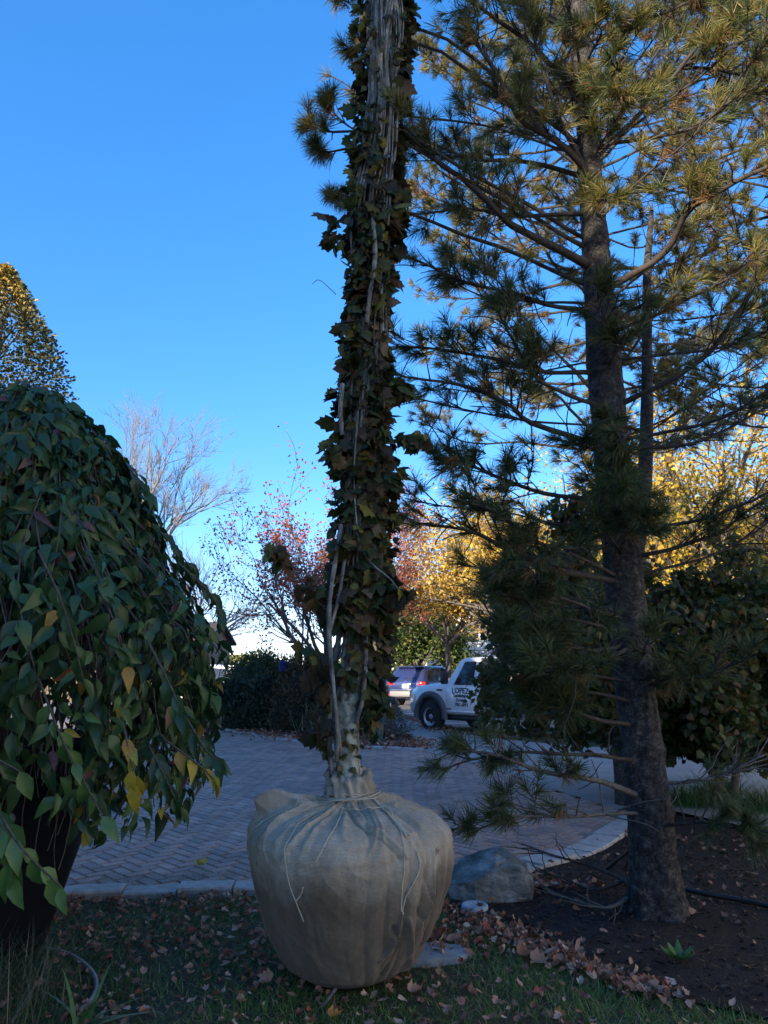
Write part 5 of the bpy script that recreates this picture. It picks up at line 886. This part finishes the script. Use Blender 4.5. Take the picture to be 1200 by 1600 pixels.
for sx in (-1, 1):
    a = np.linspace(-.15, math.pi + .15, 30); R1 = .60
    inner = np.c_[np.full(30, sx * 1.0), R1 * .84 * np.cos(a), .46 + R1 * .84 * np.sin(a)]; outer = np.c_[np.full(30, sx * 1.0), R1 * 1.12 * np.cos(a), .46 + R1 * 1.12 * np.sin(a)]; lip = A(sx * .09, 0, 0); Vf = np.stack([outer, outer * A(1, .97, 1) + lip * .8, inner * A(1, 1.06, 1) + lip, inner], 1).reshape(-1, 3)
    i = np.arange(29)[:, None] * 4 + np.arange(3)[None]; MB().add(Vf, [np.stack([i, i + 1, i + 5, i + 4], -1).reshape(-1, 4)]).build('fender_flare', M['flare'], tr)
    ga = np.linspace(0, math.pi, 20); w2 = np.r_[[(sx * 1.004, .51 * math.cos(k), .46 + .51 * math.sin(k)) for k in ga], [(sx * 1.004, -.51, .3), (sx * 1.004, .51, .3)]]; MB().add(w2, np.arange(22)[None]).build('wheel_well', M['trim'], tr, smooth=False)
    wheel(tr, sx * .93, 0, .42, .27, sx); wheel(tr, sx * .93, -3.6, .42, .34, sx)
bd = MB(); bd.box((0, -3.75, .82), (1.9, 3.6, .14), 0, 0, .01); bd.box((0, -3.6, .6), (.7, 4.2, .22)); bd.build('chassis', M['trim'], tr)
for sx in (-1, 1):
    s = MB()
    for k in range(4): s.box((sx * .98, -3.75, 1.02 + .24 * k), (.05, 3.6, .20), 0, 0, .006)
    for k in range(6): s.box((sx * .95, -2.0 - .7 * k, 1.35), (.06, .08, 1.05))
    s.build('stake_side', M['bed'], tr); MB().box((sx * 1.012, -3.75, 1.14), (.02, 3.6, .03)).build('bed_rail', M['white_paint'], tr)
MB().box((0, -1.98, 1.45), (1.9, .06, 1.2), 0, 0, .01).build('headboard', M['bed'], tr); MB().box((-.8, -.9, .42), (.25, 2.0, .14), 0, 0, .03).build('running_board', M['trim'], tr)
def text(parent, s, x, y, z, h, mat, name, sq=1.0, arc=0.0, shear=0.0):
    cu = bpy.data.curves.new('t', 'FONT'); cu.body = s; cu.size = h; cu.align_x = 'CENTER'; cu.extrude = .002; cu.shear = shear; cu.offset = .004; ob = bpy.data.objects.new('t', cu); COL.objects.link(ob); bpy.context.view_layer.update()
    me = bpy.data.meshes.new_from_object(ob.evaluated_get(bpy.context.evaluated_depsgraph_get())); bpy.data.objects.remove(ob); bpy.data.curves.remove(cu)
    co = np.empty(len(me.vertices) * 3, np.float32); me.vertices.foreach_get('co', co); co = co.reshape(-1, 3).astype(float)      # text reads along -Y on the left flank
    u, v, d = co[:, 0] * sq, co[:, 1] - arc * (co[:, 0] ** 2), co[:, 2]; me.vertices.foreach_set('co', np.c_[x - d, y - u, z + v].ravel().astype(np.float32)); me.update(); me.materials.append(mat); o = bpy.data.objects.new(name, me); COL.objects.link(o); o.parent = parent
text(door, 'LOPEZ', -1.010, -1.20, 1.10, .21, M['letters'], 'lettering', 1.05, .22); text(door, 'Landscape', -1.010, -1.20, .99, .135, M['letters'], 'lettering', 1.0, 0, .25); text(door, 'Services', -1.010, -1.22, .87, .125, M['letters'], 'lettering', 1.0, 0, .25); text(door, '781-891', -1.010, -1.24, .745, .125, M['letters'], 'lettering', 1.25)
text(tr, 'LANDSCAPING', -1.010, -3.3, 1.44, .30, M['white_letters'], 'lettering', 1.0)

# ------------------------------------------------------------------ houses
def house(name, label, x0, x1, y0, y1, eave, ridge, mat, wins, axis='y', roofmat=None, z0=-.03):
    t = thing(name, label, 'house', ((x0 + x1) / 2, (y0 + y1) / 2, 0)); cx, cy = (x0 + x1) / 2, (y0 + y1) / 2; ov = .35; m = MB().box((cx, cy, (eave + z0) / 2), (x1 - x0, y1 - y0, eave - z0)); r = MB()
    if axis == 'y':
        for yy in (y0, y1): m.add([(x0, yy, eave), (x1, yy, eave), (cx, yy, ridge - .02)], np.array([[0, 1, 2]]))
        sl = (ridge - eave) / (cx - x0); e = eave - ov * sl
        for s in (-1, 1):
            xe = cx + s * (cx - x0 + ov); a = np.array([(xe, y0 - ov, e), (xe, y1 + ov, e), (cx, y1 + ov, ridge), (cx, y0 - ov, ridge)]); r.add(np.vstack([a, a + A(0, 0, .14)]), np.array([(3, 2, 1, 0), (4, 5, 6, 7), (0, 1, 5, 4), (1, 2, 6, 5), (2, 3, 7, 6), (3, 0, 4, 7)]))
    else:
        for xx in (x0, x1): m.add([(xx, y0, eave), (xx, y1, eave), (xx, cy, ridge - .02)], np.array([[0, 1, 2]]))
        sl = (ridge - eave) / (cy - y0); e = eave - ov * sl
        for s in (-1, 1):
            ye = cy + s * (cy - y0 + ov); a = np.array([(x0 - ov, ye, e), (x1 + ov, ye, e), (x1 + ov, cy, ridge), (x0 - ov, cy, ridge)]); r.add(np.vstack([a, a + A(0, 0, .14)]), np.array([(3, 2, 1, 0), (4, 5, 6, 7), (0, 1, 5, 4), (1, 2, 6, 5), (2, 3, 7, 6), (3, 0, 4, 7)]))
    m.build('wall', mat, t, smooth=False); r.build('roof', roofmat or M['roof'], t, smooth=False)
    for face, u, z, ww, hh in wins:
        f = MB(); pn = MB()
        def bx_(mb_, du, dz, su, sz, th_, out):
            if face == 'S': mb_.box((u + du, y0 - out, z + dz), (su, th_, sz))
            else: mb_.box((x1 + out, u + du, z + dz), (th_, su, sz))
        for du, dz, su, sz in ((0, hh / 2, ww + .24, .12), (0, -hh / 2, ww + .30, .12), (-ww / 2, 0, .12, hh - .12), (ww / 2, 0, .12, hh - .12), (0, 0, ww - .12, .05)): bx_(f, du, dz, su, sz, .08, .04)
        fo = f.build('window', M['trim_white'], t, smooth=False); bx_(pn, 0, 0, ww - .12, hh - .12, .02, .012); pn.build('pane', M['pane'], fo, smooth=False)
    return t
house('house', 'white house with grey roof across the street behind the truck', 3.0, 14.0, 52, 60, 5.6, 8.2, M['white_siding'], [('S', 4.6, 1.6, 1.2, 1.6), ('S', 7.5, 1.6, 1.2, 1.6), ('S', 11, 1.6, 1.2, 1.6), ('S', 6, 4.2, 1.2, 1.5), ('S', 9.6, 4.2, 1.2, 1.5)], 'x')
house('house', 'brown shingled house glimpsed between the weeping tree and the island', -19, -9.6, 40, 47, 3.2, 4.2, M['brown_siding'], [('S', -10.0, 2.3, .9, 1.3), ('S', -12.5, 2.3, 1.2, 1.3), ('S', -16, 2.3, 1.2, 1.3)], 'x', M['roof_dark'])
house('house', 'tan two storey house placed unseen at the left to shade truck and shrubs', -18, -10, 0.5, 7.0, 7.2, 10.0, M['tan_siding'], [('E', y, z, 1.1, 1.6) for y in (2.2, 5.4) for z in (1.9, 5.0)], 'y')  # unseen block, its extent set by the shade it throws
house('house', 'tan two storey house behind the viewer whose shadow covers the lawn', -14, -6, -20, -3, 7.2, 10.0, M['tan_siding'], [('E', y, z, 1.1, 1.6) for y in (-17, -13, -9, -5.5) for z in (1.9, 5.0)], 'y')
n = 9000; z = RNG.uniform(2.0, 10.4, n); a = RNG.uniform(0, 6.28, n); rr = np.interp(z, [2, 4, 8.5, 9.6, 10.4], [.7, .8, .8, .55, .08]) * np.sqrt(RNG.uniform(.02, 1, n)); ct = thing('columnar_hornbeam', 'narrow columnar tree added unseen behind the viewer to shade the vine tree', 'tree', (-4.9, -2.0, 0))  # added out of view to keep sun off the upper vine column
MB().tubes(smooth_path([A(-4.9, -2, 0), A(-4.9, -2, 5), A(-4.9, -2, 9.8)], 20), np.linspace(.13, .02, 20), 9).build('trunk', M['tree_bark'], ct); mb = MB(); mb.inst(DI * A(1.25, 1, 1), DIF, A(-4.9, -2, 0) + np.c_[rr * np.cos(a), rr * np.sin(a), z], rdir(n), rdir(n), RNG.uniform(.10, .16, n)); mb.build('crown', M['hornbeam'], ct)
house('house', 'white house added unseen at the right, its sunlit wall bouncing light into the foreground', 9.6, 19, -14, 13.2, 7.4, 10.0, M['white_siding'], [], 'y')  # added out of view as a warm bounce surface
